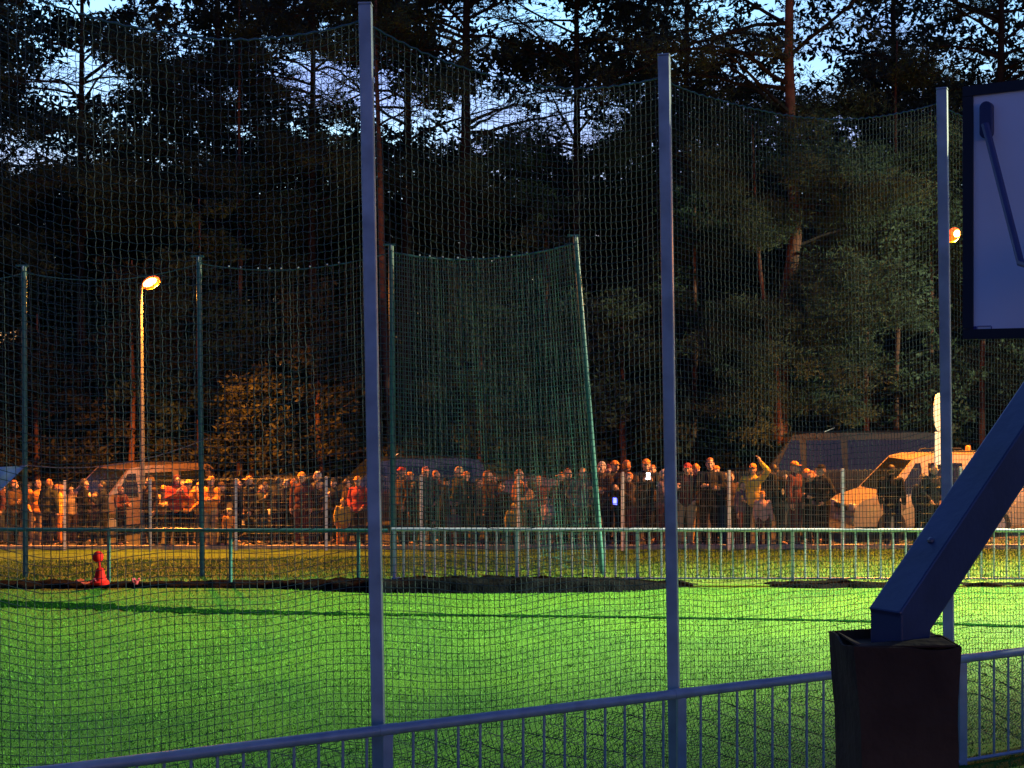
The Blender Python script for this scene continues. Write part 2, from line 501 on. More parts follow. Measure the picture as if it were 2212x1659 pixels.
for a, b, n in ((850, 1117, 12), (1117, 1377, 11), (1377, 1712, 13), (1712, 2065, 13), (2065, 2420, 13)):
    bx += [a + (b - a) * k / n for k in range(1, n)]
far_rail('guard_rail', 'bright galvanised balustrade with white lit balusters behind the soil bank on the far touchline', 846, 2420, [852, 1117, 1377, 1712, 2065, 2420], bx, True, frm)
far_rail('guard_rail', 'plain dark green rail without balusters at the far left behind the red marker', -60, 838, [-30, 235, 498, 774], [], False, teal_m)

# ================================================================= FAR NET
DN = 26.8
fp = [((55, 1238), (52, 575), 'slim green net post farthest left, tied to a pale banner'),
      ((437, 1240), (430, 555), 'slim green net post between the lit street lamp and the tall left near post'),
      ((850, 1236), (845, 530), 'thick green net post at the left end of the bright balustrade'),
      ((1302, 1240), (1243, 510), 'leaning green net post tilting left above the far balustrade')]
fps = []
for (bx_, by_), (tx_, ty_), lab in fp:
    b = P(bx_, by_, DN); b.z = gz(b.x, b.y) - 0.03; t = P(tx_, ty_, DN)
    m = MB(); m.tube([b, t], 0.052, 12); o = m.build('net_post', teal_m, smooth=True)
    tag(o, lab, 'net post', 'green posts of the far net')
    m = MB(); m.box(t + Vector((-0.03, 0, 0.01)), (0.24, 0.08, 0.035)); m.build('post_cap', teal_m, o)
    m = MB()
    m.tube([t + Vector((0, -0.05, 0.0)), t + Vector((0, -0.07, -0.05)), t + Vector((0, -0.05, -0.1))], 0.01, 5); m.build('hook', frm, o)
    fps.append((b, t))
fnet = empty('ball_stop_net', (0, DN, 0)); tag(fnet, 'fine green far netting, gathered like a curtain between two green posts', 'net')
curtain_m = mat('far_net_twine', (0.010, 0.115, 0.092), 0.7, var=0.25, scale=2)
ends = [(P(-400, 1238, DN), P(-400, 590, DN))] + fps
for k in range(4):
    b0, t0 = ends[k]; b1, t1 = ends[k + 1]
    b0 = Vector((b0.x, b0.y, 0)); b1 = Vector((b1.x, b1.y, 0)); bk = Vector((0, 0.09, 0))
    dense = k == 3
    o, e, G = net_panel(b0 + bk, b1 + bk, t0 + bk, t1 + bk, 0.12, 0.12, 0.22, 11 + k, cw=0.055 if dense else 0.11, ch=0.085 if dense else 0.12,
                        r=0.0072 if dense else 0.004, hexfrom=99, low=0.3, parent=fnet, material=curtain_m if dense else net_m, amp=1.6 if dense else 1.2, damp=.25 if dense else .8, pleat=.10 if dense else 0)
    for q in (o, e): adopt(q, fnet)
    if k >= 2:
        n = 14; cm = None
        for c in range(2, n - 3):
            i = int(len(G[0]) * (c + 0.3 * rng.random()) / n)
            p = Vector(G[0, i]) + Vector((0, -0.03, 0.03))
            if cm is None:
                m = MB(); m.ball((0, 0, 0), 0.017, 8, 6); cm = adopt(m.build('clip', mat('white_plastic', (0.75, 0.75, 0.72), 0.4), smooth=True), fnet); cm.location = p
            else: 
                twin(cm, fnet, p)

# ================================================================= MESH FENCE IN FRONT OF THE CROWD
fence_px = [-40, 140, 325, 510, 705, 910, 1120, 1345, 1575, 1820, 2075, 2340]
def fence_pt(x, d=0.0):
    k = (x - 1106) / F
    X = k * (32.404 + d) / (1 + 0.274 * k)
    return Vector((X, fence_y(X) + d, fence_g(X)))
wire_m = mat('fence_wire', (0.20, 0.22, 0.22), 0.45, metal=0.5, var=0.1)
fpost_m = mat('fence_post', (0.62, 0.64, 0.66), 0.4, metal=0.3, var=0.1)
fpt = [fence_pt(x) for x in fence_px]
fen = empty('mesh_fence', fpt[0]); tag(fen, 'see-through welded wire mesh fence with pale posts in front of the crowd', 'fence')
FH = 1.75
for p in fpt:
    m = MB(); m.bar((p.x, p.y, p.z - 0.1), (p.x, p.y, p.z + FH + 0.03), 0.06, 0.05, (0.15, -1, 0)); adopt(m.build('post', fpost_m), fen)
for a, b in zip(fpt, fpt[1:]):
    A = []; B = []; d = b - a; L = d.length; n = int(L / 0.05); fr = Vector((0, -0.04, 0))
    for i in range(1, n):
        q = a + d * (i / n) + fr
        A.append(q + Vector((0, 0, 0.04))); B.append(q + Vector((0, 0, FH)))
    for k in range(10):
        z = 0.05 + (FH - 0.07) * k / 9
        for dz in ((0, 0.025) if k in (0, 5, 9) else (0,)):
            A.append(a + fr + Vector((0, 0, z + dz))); B.append(b + fr + Vector((0, 0, z + dz)))
    o = link_mesh('mesh_panel', strands_mesh('mesh_panel', A, B, 0.0030), wire_m); adopt(o, fen)
# ================================================================= STREET LAMPS, SIGN, BANNER, MARKER
lamp_m = mat('lamp_post_steel', (0.085, 0.09, 0.11), 0.4, metal=0.4, var=0.12, scale=3)
sod_m = mat('sodium_lens', (1.0, 0.5, 0.1), 0.4, emit=(1.0, 0.55, 0.14), estr=9)
glow_m = mat('sodium_glass', (.9, .4, .08), .35, emit=(1.0, .10, .003), estr=.9)
headm = mat('lamp_head_grey', (0.25, 0.24, 0.23), 0.5)
def street_lamp(base, top, headvec, label, watts):
    t = empty('street_lamp', base); tag(t, label, 'street lamp', 'lit sodium street lamps by the road')
    m = MB(); m.tube([base, base.lerp(Vector((top.x, top.y, top.z)), 0.18), base.lerp(top, 0.19), top], [0.085, 0.08, 0.058, 0.036], 12)
    adopt(m.build('pole', lamp_m, smooth=True), t)
    hv = headvec.normalized(); m = MB()
    m.tube([top - Vector((0, 0, 0.03)), top + hv * 0.12], 0.028, 8); adopt(m.build('arm', lamp_m, smooth=True), t)
    c = top + hv * 0.34
    m = MB(); m.tube([top + hv * 0.08, top + hv * 0.16, c, c + hv * 0.2, c + hv * 0.25], [0.04, 0.075, 0.085, 0.07, 0.02], 12)
    h = m.build('lamp_head', headm, smooth=True); adopt(h, t)
    rot = hv.to_track_quat('X', 'Z')
    m = MB(); m.ball((0, 0, 0), 0.16, 16, 11, (1.75, .8, 1.0)); l = m.build('lamp_glass', glow_m, smooth=True); l.rotation_mode = 'QUATERNION'; l.rotation_quaternion = rot; l.location = c + Vector((0, 0, -.03)); adopt(l, t)
    m = MB(); m.ball((0, 0, 0), 0.095, 14, 9, (2.3, .8, 0.95)); l = m.build('lamp_lens', sod_m, smooth=True)
    rot = hv.to_track_quat('X', 'Z'); l.rotation_mode = 'QUATERNION'; l.rotation_quaternion = rot
    l.location = c + Vector((0, -0.13, -0.03)); adopt(l, t)
    ld = bpy.data.lights.new('lamp_light', 'SPOT'); ld.energy = watts; ld.spot_size = R(146); ld.spot_blend = .5; ld.color = (1.0, 0.30, 0.025); ld.shadow_soft_size = 0.16
    lo = bpy.data.objects.new('lamp_light', ld); COL.objects.link(lo); lo.location = c + hv * .8 + Vector((0, -0.1, -0.2)); adopt(lo, t)
    ld = bpy.data.lights.new('lamp_spill', 'POINT'); ld.energy = watts * .07; ld.color = (1.0, 0.30, 0.025); ld.shadow_soft_size = .15
    lo = bpy.data.objects.new('lamp_spill', ld); COL.objects.link(lo); lo.location = c + Vector((0.25, .30, -0.35)); adopt(lo, t)
b = fence_pt(310, 1.0); D1 = b.y
street_lamp(b - Vector((0, 0, .05)), P(305, 618, D1), Vector((1, -0.5, 0.36)), 'lit orange street lamp on a slim steel post at the left, above the crowd', 4700)
b = fence_pt(2049, 2.6); D2 = b.y
street_lamp(b - Vector((0, 0, .05)), P(2047, 512, D2), Vector((0.08, -1.0, 0.12)), 'lit orange street lamp at the right, shining between net post and backboard', 4700)

sw = mat('sign_white', (0.80, 0.81, 0.80), 0.45, var=0.03)
b = fence_pt(2023, 0.8)
sg = empty('road_sign', b); tag(sg, 'white round road sign over a white plate, half hidden by the right net post', 'sign')
Ds = b.y; zt = ZC - (848 - 829.5) * Ds / F
m = MB(); m.tube([b, Vector((b.x, b.y, zt))], 0.03, 10); adopt(m.build('pole', lamp_m, smooth=True), sg)
nrm = Vector((0.848, -0.53, 0)); ux = Vector((0.53, 0.848, 0))
def disc(mb, c, r, th, n=32): mb.prism([(r * math.cos(2 * math.pi * k / n), r * math.sin(2 * math.pi * k / n)) for k in range(n)], c, ux, (0, 0, 1), nrm, th)
cz = ZC - (890 - 829.5) * Ds / F
m = MB(); disc(m, Vector((b.x, b.y, cz)) + nrm * 0.045, 0.415, 0.012); adopt(m.build('round_plate', sw, bevel=0.003), sg)
cz2 = ZC - (968 - 829.5) * Ds / F
m = MB(); m.prism([(-.33, -.36), (.33, -.36), (.33, .36), (-.33, .36)], Vector((b.x, b.y, cz2)) + nrm * 0.045, ux, (0, 0, 1), nrm, 0.012); adopt(m.build('plate', sw, bevel=0.004), sg)

# banner tied to the farthest left green post
ban_m = mat('banner_cloth', (0.62, 0.72, 0.85), 0.8, col2=(0.30, 0.38, 0.52), scale=5)
m = MB(); nu, nv = 14, 9
Dn = DN - 0.12; V = []; Fc = []
for j in range(nv):
    for i in range(nu):
        u = i / (nu - 1); v = j / (nv - 1)
        xt = -120 + 177 * u; yt = 1014 - 8 * u
        yb = 1008 + (57 - xt) * .98 + 4 * math.sin(u * 9)
        p = P(xt - 4 * v, yt + (yb - yt) * v, Dn); p.y += 0.06 * math.sin(u * 14 + v * 5) + 0.03 * math.sin(v * 11)
        V.append(p)
for j in range(nv - 1):
    for i in range(nu - 1): Fc.append((j * nu + i, j * nu + i + 1, (j + 1) * nu + i + 1, (j + 1) * nu + i))
m.add(V, Fc); bo = m.build('banner', ban_m, smooth=True, sharp=80)
sd = bo.modifiers.new('thickness', 'SOLIDIFY'); sd.thickness = 0.006
tag(bo, 'pale blue crumpled banner cloth tied to the farthest left green post', 'banner')
m = MB(); pts = [P(57 + 400 * t, 1005 - 62 * t + 0 * t, Dn) - Vector((0, 0, 0.25 * 4 * t * (1 - t))) for t in np.linspace(0, 0.98, 12)]
m.tube(pts, 0.007, 5); m.build('cord', mat('cord_grey', (0.2, 0.22, 0.24), 0.8), bo)

# red marker bits on the bank
red_m = mat('red_plastic', (0.55, 0.012, 0.008), 0.7, var=0.2, scale=8, spec=.1)
pink_m = mat('faded_red_plastic', (0.38, 0.035, 0.05), 0.8, var=0.3, scale=8)
b = P(216, 1252, 24.75); b.z = 0.12
mk = empty('marker', b); tag(mk, 'red round-topped marker standing on the dark bank at left', 'marker')
m = MB(); m.lathe([(.16, -.04), (.17, 0), (.12, .03), (.09, .12), (.07, .22), (.035, .25)], (0, 0, 0), 14); q = m.build('base', red_m, mk, smooth=True)
m = MB(); m.tube([(0, 0, .22), (-.02, 0, .42)], .022, 8); m.build('stem', red_m, mk, smooth=True)
m = MB(); m.ball((-.035, 0, .44), .095, 14, 10, (1, 1, 1.08)); m.build('knob', red_m, mk, smooth=True)
def rag(x0, x1, y, d, w, label, name, cat):
    m = MB(); n = 12; V = []; Fc = []
    for i in range(n):
        for j in range(5):
            u = i / (n - 1); v = j / 4 - 0.5
            p = P(x0 + (x1 - x0) * u, y, d); p.z = 0.13 + 0.045 * math.sin(u * 8 + 1) + 0.05 * mnoise.noise(Vector((u * 4, v * 3, x0)))
            p.y += v * w * (1 - 0.5 * u); V.append(p)
    for i in range(n - 1):
        for j in range(4): Fc.append((i * 5 + j, i * 5 + j + 1, (i + 1) * 5 + j + 1, (i + 1) * 5 + j))
    m.add(V, Fc); o = m.build(name, pink_m, smooth=True, sharp=80); s = o.modifiers.new('thickness', 'SOLIDIFY'); s.thickness = 0.012
    tag(o, label, cat)
rag(168, 212, 1258, 24.7, 0.3, 'crumpled pinkish red bib lying beside the round-topped marker', 'sports_bib', 'bib')
rag(287, 302, 1256, 24.75, 0.2, 'small scrap of pinkish red cloth lying alone on the bank', 'cloth_scrap', 'cloth')

# ================================================================= VEHICLES
glass_m = mat('car_glass', (0.008, 0.010, 0.014), 0.08, spec=0.4, var=0.0)
tyre_m = mat('tyre_rubber', (0.015, 0.015, 0.015), 0.9, var=0.1)
rim_m = mat('wheel_rim', (0.35, 0.35, 0.36), 0.35, metal=0.7)
trim_m = mat('black_trim', (0.02, 0.02, 0.02), 0.6)
hl_m = mat('headlight_lens', (0.75, 0.75, 0.72), 0.08, spec=0.9, var=0.05)
tl_m = mat('tail_lens', (0.35, 0.02, 0.015), 0.15, spec=0.7)
plate_m = mat('plate_white', (0.7, 0.7, 0.66), 0.5)
def vehicle(name, label, cat, loc, rz, L, W, H, style, paint, extras=()):
    t = empty(name, loc, rz); tag(t, label, cat)
    if style == 'van':
        prof = [(0.02, .32), (0, .55), (.02, 1.0), (.10, H * .55), (.16, H - .18), (.30, H - .05), (.7, H), (L - 2.1, H), (L - 1.55, H - .06), (L - .80, 1.12 + (H - 1.9) * .3), (L - .25, 1.0), (L - .04, .86), (L, .6), (L - .03, .32)]
        ws = (8, 9); belt = 1.0 + (H - 1.9) * .25; wins = [(L - 1.75, L - 1.0), (L - 2.95, L - 1.9), (.45, L - 3.1)]
    elif style == 'mpv':
        prof = [(0.04, .30), (0, .55), (.05, .95), (.22, 1.25), (.42, H - .14), (.62, H - .03), (1.2, H), (L - 1.75, H - .03), (L - 1.45, H - .1), (L - .72, 1.05), (L - .18, .88), (L - .02, .72), (L, .5), (L - .05, .30)]
        ws = (8, 9); belt = .98; wins = [(L - 1.62, L - 1.0), (L - 2.6, L - 1.75), (.62, L - 2.75)]
    else:
        prof = [(0.05, .28), (0, .5), (.03, .85), (.15, 1.0), (.55, H - .05), (.85, H), (L - 2.2, H), (L - 1.95, H - .05), (L - 1.15, .98), (L - .3, .82), (L - .03, .66), (L, .45), (L - .06, .28)]
        ws = (7, 8); belt = .90; wins = [(L - 2.05, L - 1.5), (L - 2.75, L - 2.12), (.75, L - 2.85)]
    def hw(z):
        if z <= belt: return W / 2 * (0.965 + 0.035 * min(1, z / .6))
        return W / 2 * (1 - 0.16 * (z - belt) / max(.1, H - belt))
    m = MB(); n = len(prof)
    m.add([(x, -hw(z), z) for x, z in prof] + [(x, hw(z), z) for x, z in prof], [(i, (i + 1) % n, n + (i + 1) % n, n + i) for i in range(n)])
    # sides: strips between the bottom line and the profile
    xs_ = sorted(set([p[0] for p in prof] + list(np.linspace(.3, L - .3, 12))))
    def topz(x):
        best = 0
        for (a, za), (b_, zb) in zip(prof, prof[1:]):
            lo, hi = min(a, b_), max(a, b_)
            if lo - 1e-6 <= x <= hi + 1e-6:
                z = max(za, zb) if hi - lo < 1e-6 else za + (zb - za) * (x - a) / (b_ - a)
                best = max(best, z)
        return best
    for s in (-1, 1):
        V = []; Fc = []; rows = 7
        for x in xs_:
            zt = topz(x); zb = .3
            lv = [zb, .55, min(belt, zt)] + [min(zt, belt + (zt - belt) * k / 4) if zt > belt else zt for k in (1, 2, 3, 4)]
            for z in lv: V.append((x, s * hw(z), z))
        for i in range(len(xs_) - 1):
            for j in range(rows - 1): Fc.append((i * rows + j, (i + 1) * rows + j, (i + 1) * rows + j + 1, i * rows + j + 1))
        m.add(V, Fc)
    m.build('body', paint, t, smooth=True, sharp=30)
    # windscreen and rear window
    def pane(nm, i, j, inset=.09, o_=.012):
        (xa, za), (xb, zb) = prof[i], prof[j]
        d = Vector((xb - xa, 0, zb - za)); nn = Vector((-d.z, 0, d.x)).normalized()
        if nn.z < 0: nn = -nn
        a = Vector((xa, 0, za)) + d * .06; b_ = Vector((xa, 0, za)) + d * .93
        V = []
        for p, z in ((a, za), (b_, zb)):
            for s in (-1, 1): V.append(p + Vector((0, s * (hw(z) - inset), 0)) + nn * o_)
        V2 = [v - nn * .02 for v in V]; mm = MB()
        mm.add(V + V2, [(0, 1, 3, 2), (4, 6, 7, 5), (0, 4, 5, 1), (2, 3, 7, 6), (0, 2, 6, 4), (1, 5, 7, 3)])
        return mm.build(nm, glass_m, t)
    pane('windscreen', *ws)
    k = 3 if style != 'car' else 3
    pane('rear_window', k, k + 1)
    for s in (-1, 1):
        for (xa, xb) in wins:
            if xb - xa < .2: continue
            za, zb = belt + .05, H - .20
            lean = .25 if xb > L - 1.6 else 0.03
            mm = MB(); V = []
            xtop = xb - (lean + (.22 if xb > L - 1.6 else 0))
            for x, z in ((xa, za), (xb, za), (max(xtop, xa + .15), zb), (xa + .03, zb)):
                V.append(Vector((x, s * (hw(z) + .008), z)))
            V2 = [v - Vector((0, s * .02, 0)) for v in V]
            mm.add(V + V2, [(0, 1, 2, 3), (7, 6, 5, 4), (0, 4, 5, 1), (1, 5, 6, 2), (2, 6, 7, 3), (3, 7, 4, 0)])
            mm.build('side_window', glass_m, t)
        mm = MB(); mm.ball((L - (1.0 if style != 'car' else 1.45), s * (W / 2 + .10), belt + .12), .1, 10, 7, (.5, 1, .8)); mm.build('wing_mirror', trim_m, t, smooth=True)
        mm = MB(); mm.box((L - .06, s * (W / 2 - .26), .72), (.10, .34, .17)); mm.build('headlight', hl_m, t, bevel=.03)
        mm = MB(); mm.box((.03, s * (W / 2 - .12), .92), (.08, .16, .34)); mm.build('tail_light', tl_m, t, bevel=.02)
        mm = MB(); mm.bar((L * .42, s * (W / 2 + .006), belt - .12), (L * .42 + .18, s * (W / 2 + .006), belt - .12), .03, .02, (0, s, 0)); mm.build('door_handle', trim_m, t)
        for x in (L * .18 + .05, L - .88):
            mm = MB(); r = .33
            mm.prism([(r * math.cos(2 * math.pi * q / 24), r * math.sin(2 * math.pi * q / 24)) for q in range(24)], (x, s * (W / 2 - .09), r), (1, 0, 0), (0, 0, 1), (0, 1, 0), .21)
            w = mm.build('wheel', tyre_m, t, bevel=.03)
            mm = MB(); mm.prism([(.2 * math.cos(2 * math.pi * q / 20), .2 * math.sin(2 * math.pi * q / 20)) for q in range(20)], (x, s * (W / 2 + .012), r), (1, 0, 0), (0, 0, 1), (0, 1, 0), .025)
            mm.build('rim', rim_m, w, bevel=.006)
    mm = MB(); mm.box((L - .02, 0, .42), (.16, W * .96, .2)); mm.build('bumper', trim_m if style != 'mpv' else paint, t, bevel=.04)
    mm = MB(); mm.box((.0, 0, .45), (.16, W * .96, .24)); mm.build('bumper', trim_m if style != 'mpv' else paint, t, bevel=.04)
    mm = MB(); mm.box((L + .066, 0, .44), (.02, .5, .11)); mm.build('number_plate', plate_m, t)
    mm = MB(); mm.box((L + .0, 0, .70), (.06, W * .46, .12)); mm.build('grille', trim_m, t, bevel=.02)
    if 'rails' in extras:
        for s in (-1, 1):
            mm = MB(); mm.tube([(.9, s * hw(H) * .93, H + .01), (.95, s * hw(H) * .93, H + .06), (L - 2.2, s * hw(H) * .93, H + .06), (L - 2.15, s * hw(H) * .93, H)], .018, 6); mm.build('roof_rail', trim_m, t, smooth=True)
    if 'beacon' in extras:
        mm = MB(); mm.lathe([(.07, 0), (.075, .03), (.06, .13), (.03, .16)], (.95, -.3, H - .01), 12); mm.build('beacon', mat('amber_plastic', (.6, .2, .03), .3), t, smooth=True)
    if 'aerial' in extras:
        mm = MB(); mm.tube([(L * .55, 0, H), (L * .5, 0, H + .12)], .012, 6); mm.build('aerial', plate_m, t)
    return t
def paint(nm, c, rough=.28): return mat(nm, c, rough, var=.04, scale=2, coat=.5, spec=.5)
def place(x, d, dz=0): 
    p = fence_pt(x, d); return Vector((p.x, p.y, p.z + .012 + dz))
def vpos(xc, d, L, rz):       # the vehicle's middle stands at xc
    p = place(xc, d); return p - Vector((math.cos(rz) * L / 2, math.sin(rz) * L / 2, 0))
rz = math.pi + R(48); vehicle('van', 'mauve grey minibus parked behind the people below the left street lamp', 'van', vpos(292, 4.6, 4.5, rz), rz, 4.5, 1.9, 1.9, 'van', paint('van_mauve', (.10, .07, .075)))
rz = math.pi + R(18); vehicle('van', 'dark blue van with a rounded roof standing behind the tall left near post', 'van', vpos(862, 5.0, 4.6, rz), rz, 4.6, 1.9, 1.93, 'van', paint('van_blue', (.016, .02, .035)), ('aerial',))
rz = math.pi + R(70); vehicle('car', 'low dark hatchback parked between the two vans', 'car', vpos(610, 4.2, 3.9, rz), rz, 3.9, 1.7, 1.5, 'car', paint('car_dark', (.035, .03, .035)))
rz = math.pi + R(8); vehicle('van', 'big dark blue high-roofed van behind the crowd at right, under the tree', 'van', vpos(1803, 10.5, 6.2, rz), rz, 6.2, 2.1, 2.16, 'van', mat('van_night', (.005, .006, .012), .6, var=.04, scale=2, spec=.25), ('aerial',))
rz = math.pi + R(6); vehicle('minivan', 'pale minivan with orange roof beacon, nearest the right edge, behind the blue arm', 'minivan', vpos(2003, 3.0, 4.15, rz), rz, 4.15, 1.8, 1.92, 'mpv', paint('minivan_pale', (.36, .29, .21)), ('rails', 'beacon'))
rz = R(20); vehicle('car', 'small dark car behind the hunched people beside the leaning green post', 'car', vpos(1180, 4.0, 3.8, rz), rz, 3.8, 1.65, 1.45, 'car', paint('car_wine', (.05, .035, .04)))
# ================================================================= PEOPLE
class Fig(MB):
    def cap(s, p, r0, q, r1, n=12):
        p = Vector(p); q = Vector(q)
        s.tube([p, q], [r0, r1], n); s.ball(p, r0, n, 8); s.ball(q, r1, n, 8)
def lib_mesh(name, fig, voxel, smooth_it=6, fac=0.5):
    me = fig.mesh(name); o = bpy.data.objects.new(name, me); COL.objects.link(o)
    rm = o.modifiers.new('r', 'REMESH'); rm.mode = 'VOXEL'; rm.voxel_size = voxel
    if smooth_it:
        sm = o.modifiers.new('s', 'SMOOTH'); sm.factor = fac; sm.iterations = smooth_it
    bpy.context.view_layer.update()
    dg = bpy.context.evaluated_depsgraph_get()
    out = bpy.data.meshes.new_from_object(o.evaluated_get(dg))
    out.name = name
    bpy.data.objects.remove(o); bpy.data.meshes.remove(me)
    out.shade_smooth()
    return out
# arms: shoulder, elbow, wrist for both sides (x>0 is the figure's left), hand direction ; the figure looks along -Y
SH = 0.19
POSES = {
    'stand':  dict(l=[(SH, .01, 1.43), (.25, .03, 1.16), (.25, -.06, .92)], r=[(-SH, .01, 1.43), (-.25, .03, 1.16), (-.25, -.04, .92)], hd=[(0, -.15, -1), (0, -.1, -1)], st=.0),
    'pocket': dict(l=[(SH, .01, 1.43), (.31, .06, 1.18), (.19, -.11, 1.00)], r=[(-SH, .01, 1.43), (-.31, .06, 1.18), (-.19, -.11, 1.00)], hd=[(-.6, -.3, -.8), (.6, -.3, -.8)], st=.03),
    'folded': dict(l=[(SH, .01, 1.43), (.27, -.06, 1.19), (-.02, -.20, 1.22)], r=[(-SH, .01, 1.43), (-.27, -.06, 1.17), (.04, -.22, 1.17)], hd=[(-1, .1, .1), (1, .1, .1)], st=.0),
    'phone':  dict(l=[(SH, .01, 1.43), (.25, -.10, 1.20), (.07, -.32, 1.36)], r=[(-SH, .01, 1.43), (-.25, -.10, 1.20), (-.07, -.32, 1.36)], hd=[(-.2, -.2, 1), (.2, -.2, 1)], st=.0),
    'raised': dict(l=[(SH, .01, 1.44), (.33, -.05, 1.62), (.17, -.14, 1.82)], r=[(-SH, .01, 1.43), (-.30, .03, 1.2), (-.22, -.15, 1.05)], hd=[(-.4, -.1, 1), (.4, -.5, -.6)], st=.05),
    'stride': dict(l=[(SH, .01, 1.43), (.24, .10, 1.18), (.25, .06, .94)], r=[(-SH, .01, 1.43), (-.24, -.06, 1.17), (-.24, -.22, .98)], hd=[(0, -.1, -1), (0, -.4, -.9)], st=.20),
}
def hand(f, w, d, inward):
    d = Vector(d).normalized(); i = Vector(inward); i = (i - d * i.dot(d)).normalized(); a = d.cross(i).normalized()
    w = Vector(w)
    f.cap(w, .027, w + d * .06, .033)
    f.cap(w + d * .03 + a * .02, .022, w + d * .085 + a * .022, .018); f.cap(w + d * .03 - a * .02, .022, w + d * .085 - a * .022, .018)
    for k, (ln, o_) in enumerate(((.062, -.034), (.075, -.011), (.07, .012), (.052, .034))):
        b = w + d * .085 + a * o_; m = b + d * ln * .5 + i * .008; t = m + d * ln * .42 + i * .03
        f.cap(b, .0095, m, .009, 8); f.cap(m, .009, t, .0075, 8)
    b = w + d * .025 - a * .034; m = b + (d * .6 - a * .6 + i * .4) * .045; f.cap(b, .013, m, .011, 8); f.cap(m, .011, m + (d + i * .4) * .03, .009, 8)
def legs(st):
    return [((.095, .0, .92), (.10 + .01, -.02 - st * .6, .50), (.105, .03 - st, .09), (.115, -.13 - st, .035)),
            ((-.095, .0, .92), (-.10 - .01, -.02 + st * .2, .50), (-.105, .04 + st, .09), (-.125, -.12 + st, .035))]
def body_fig(ps):
    f = Fig()
    f.ball((0, .005, 1.645), 1, 20, 14, (.074, .093, .112)); f.ball((0, -.035, 1.585), 1, 14, 10, (.052, .056, .058))
    f.cap((0, -.085, 1.655), .010, (0, -.112, 1.615), .014, 8); f.ball((0, -.10, 1.61), .016, 8, 6, (1.3, 1, .8))
    f.ball((0, -.082, 1.675), 1, 10, 8, (.05, .016, .012)); f.ball((0, -.09, 1.575), 1, 10, 8, (.024, .012, .010))
    for s in (-1, 1): f.ball((s * .077, .012, 1.635), 1, 8, 8, (.014, .024, .034)); f.ball((s * .045, -.065, 1.62), 1, 8, 8, (.022, .02, .02))
    f.cap((0, .02, 1.42), .062, (0, .0, 1.56), .056)
    f.ball((0, .0, 1.31), 1, 18, 12, (.160, .108, .19)); f.ball((0, .005, 1.12), 1, 18, 12, (.140, .10, .19)); f.ball((0, .01, .95), 1, 18, 12, (.152, .108, .13))
    f.cap((-.12, .015, 1.42), .058, (.12, .015, 1.42), .058)
    for key, hd, sx in (('l', ps['hd'][0], 1), ('r', ps['hd'][1], -1)):
        s, e, w = ps[key]; f.cap(s, .055, e, .042); f.cap(e, .042, w, .028); hand(f, w, hd, (-sx, -.3, 0))
    for h, k, a, t in legs(ps['st']):
        f.cap(h, .088, k, .058); f.cap(k, .056, a, .040); f.cap((a[0], a[1] + .01, .05), .04, t, .032)
    return f
def jacket_fig(ps, long_):
    f = Fig()
    f.ball((0, .0, 1.30), 1, 18, 12, (.190, .140, .20)); f.ball((0, .005, 1.10), 1, 18, 12, (.180, .138, .22)); f.ball((0, .01, .95 if not long_ else .88), 1, 18, 12, (.187, .143, .12 if not long_ else .2))
    f.cap((-.13, .015, 1.415), .078, (.13, .015, 1.415), .078); f.cap((0, .03, 1.43), .085, (0, .02, 1.50), .078)
    for key in 'lr':
        s, e, w = (Vector(q) for q in ps[key]); f.cap(s, .076, e, .064); f.cap(e, .064, w.lerp(e, .06), .046)
    return f
def trouser_fig(ps):
    f = Fig(); f.ball((0, .01, .96), 1, 18, 12, (.168, .122, .12))
    for h, k, a, t in legs(ps['st']):
        f.cap(h, .103, k, .076); f.cap(k, .074, (a[0], a[1], .10), .060)
    return f
def shoe_mesh():
    f = Fig(); f.cap((0, .045, .045), .045, (0, -.12, .035), .038); f.ball((0, .04, .085), .05, 10, 8); return lib_mesh('shoe', f, .012, 3)
def trim(me, keep):
    bm = bmesh.new(); bm.from_mesh(me); bmesh.ops.delete(bm, geom=[v for v in bm.verts if not keep(v.co)], context='VERTS'); bm.to_mesh(me); bm.free(); me.shade_smooth(); return me
def hair_mesh(kind):
    f = Fig()
    if kind == 'hair':
        f.ball((0, .018, 1.662), 1, 20, 14, (.086, .098, .112)); me = f.mesh('hair'); return trim(me, lambda c: c.z > 1.715 or c.y > .0 + (1.66 - c.z) * .3 and c.z > 1.585)
    if kind == 'long':
        f.ball((0, .02, 1.662), 1, 20, 14, (.092, .105, .112)); f.cap((0, .06, 1.6), .085, (0, .07, 1.42), .06); me = lib_mesh('hair', f, .012, 4); return trim(me, lambda c: c.z > 1.72 or c.y > .0)
    if kind == 'cap':
        f.ball((0, .008, 1.69), 1, 20, 14, (.085, .102, .085)); me = f.mesh('cap'); trim(me, lambda c: c.z > 1.685)
        bm = bmesh.new(); bm.from_mesh(me)
        vs = [bm.verts.new((x, y, z)) for x, y, z in [(-.07, -.07, 1.70), (-.05, -.16, 1.69), (0, -.18, 1.692), (.05, -.16, 1.69), (.07, -.07, 1.70), (0, -.08, 1.705)]]
        bm.faces.new(vs); bm.to_mesh(me); bm.free(); return me
    if kind == 'beanie':
        f.ball((0, .012, 1.675), 1, 20, 14, (.088, .105, .115)); f.ball((0, .012, 1.70), 1, 20, 6, (.094, .111, .03)); me = f.mesh('beanie'); return trim(me, lambda c: c.z > 1.675)
    if kind == 'hood':
        f.ball((0, .025, 1.65), 1, 20, 14, (.108, .118, .135)); f.cap((0, .07, 1.52), .10, (0, .05, 1.6), .09); me = lib_mesh('hood', f, .012, 4); return trim(me, lambda c: c.y > -.06)
LIB = {}
skin_m = mat('skin', (.42, .26, .19), .55, var=.08, scale=12); eye_m = mat('eye_dark', (.02, .015, .012), .3); lip_m = mat('lips', (.30, .12, .10), .5)
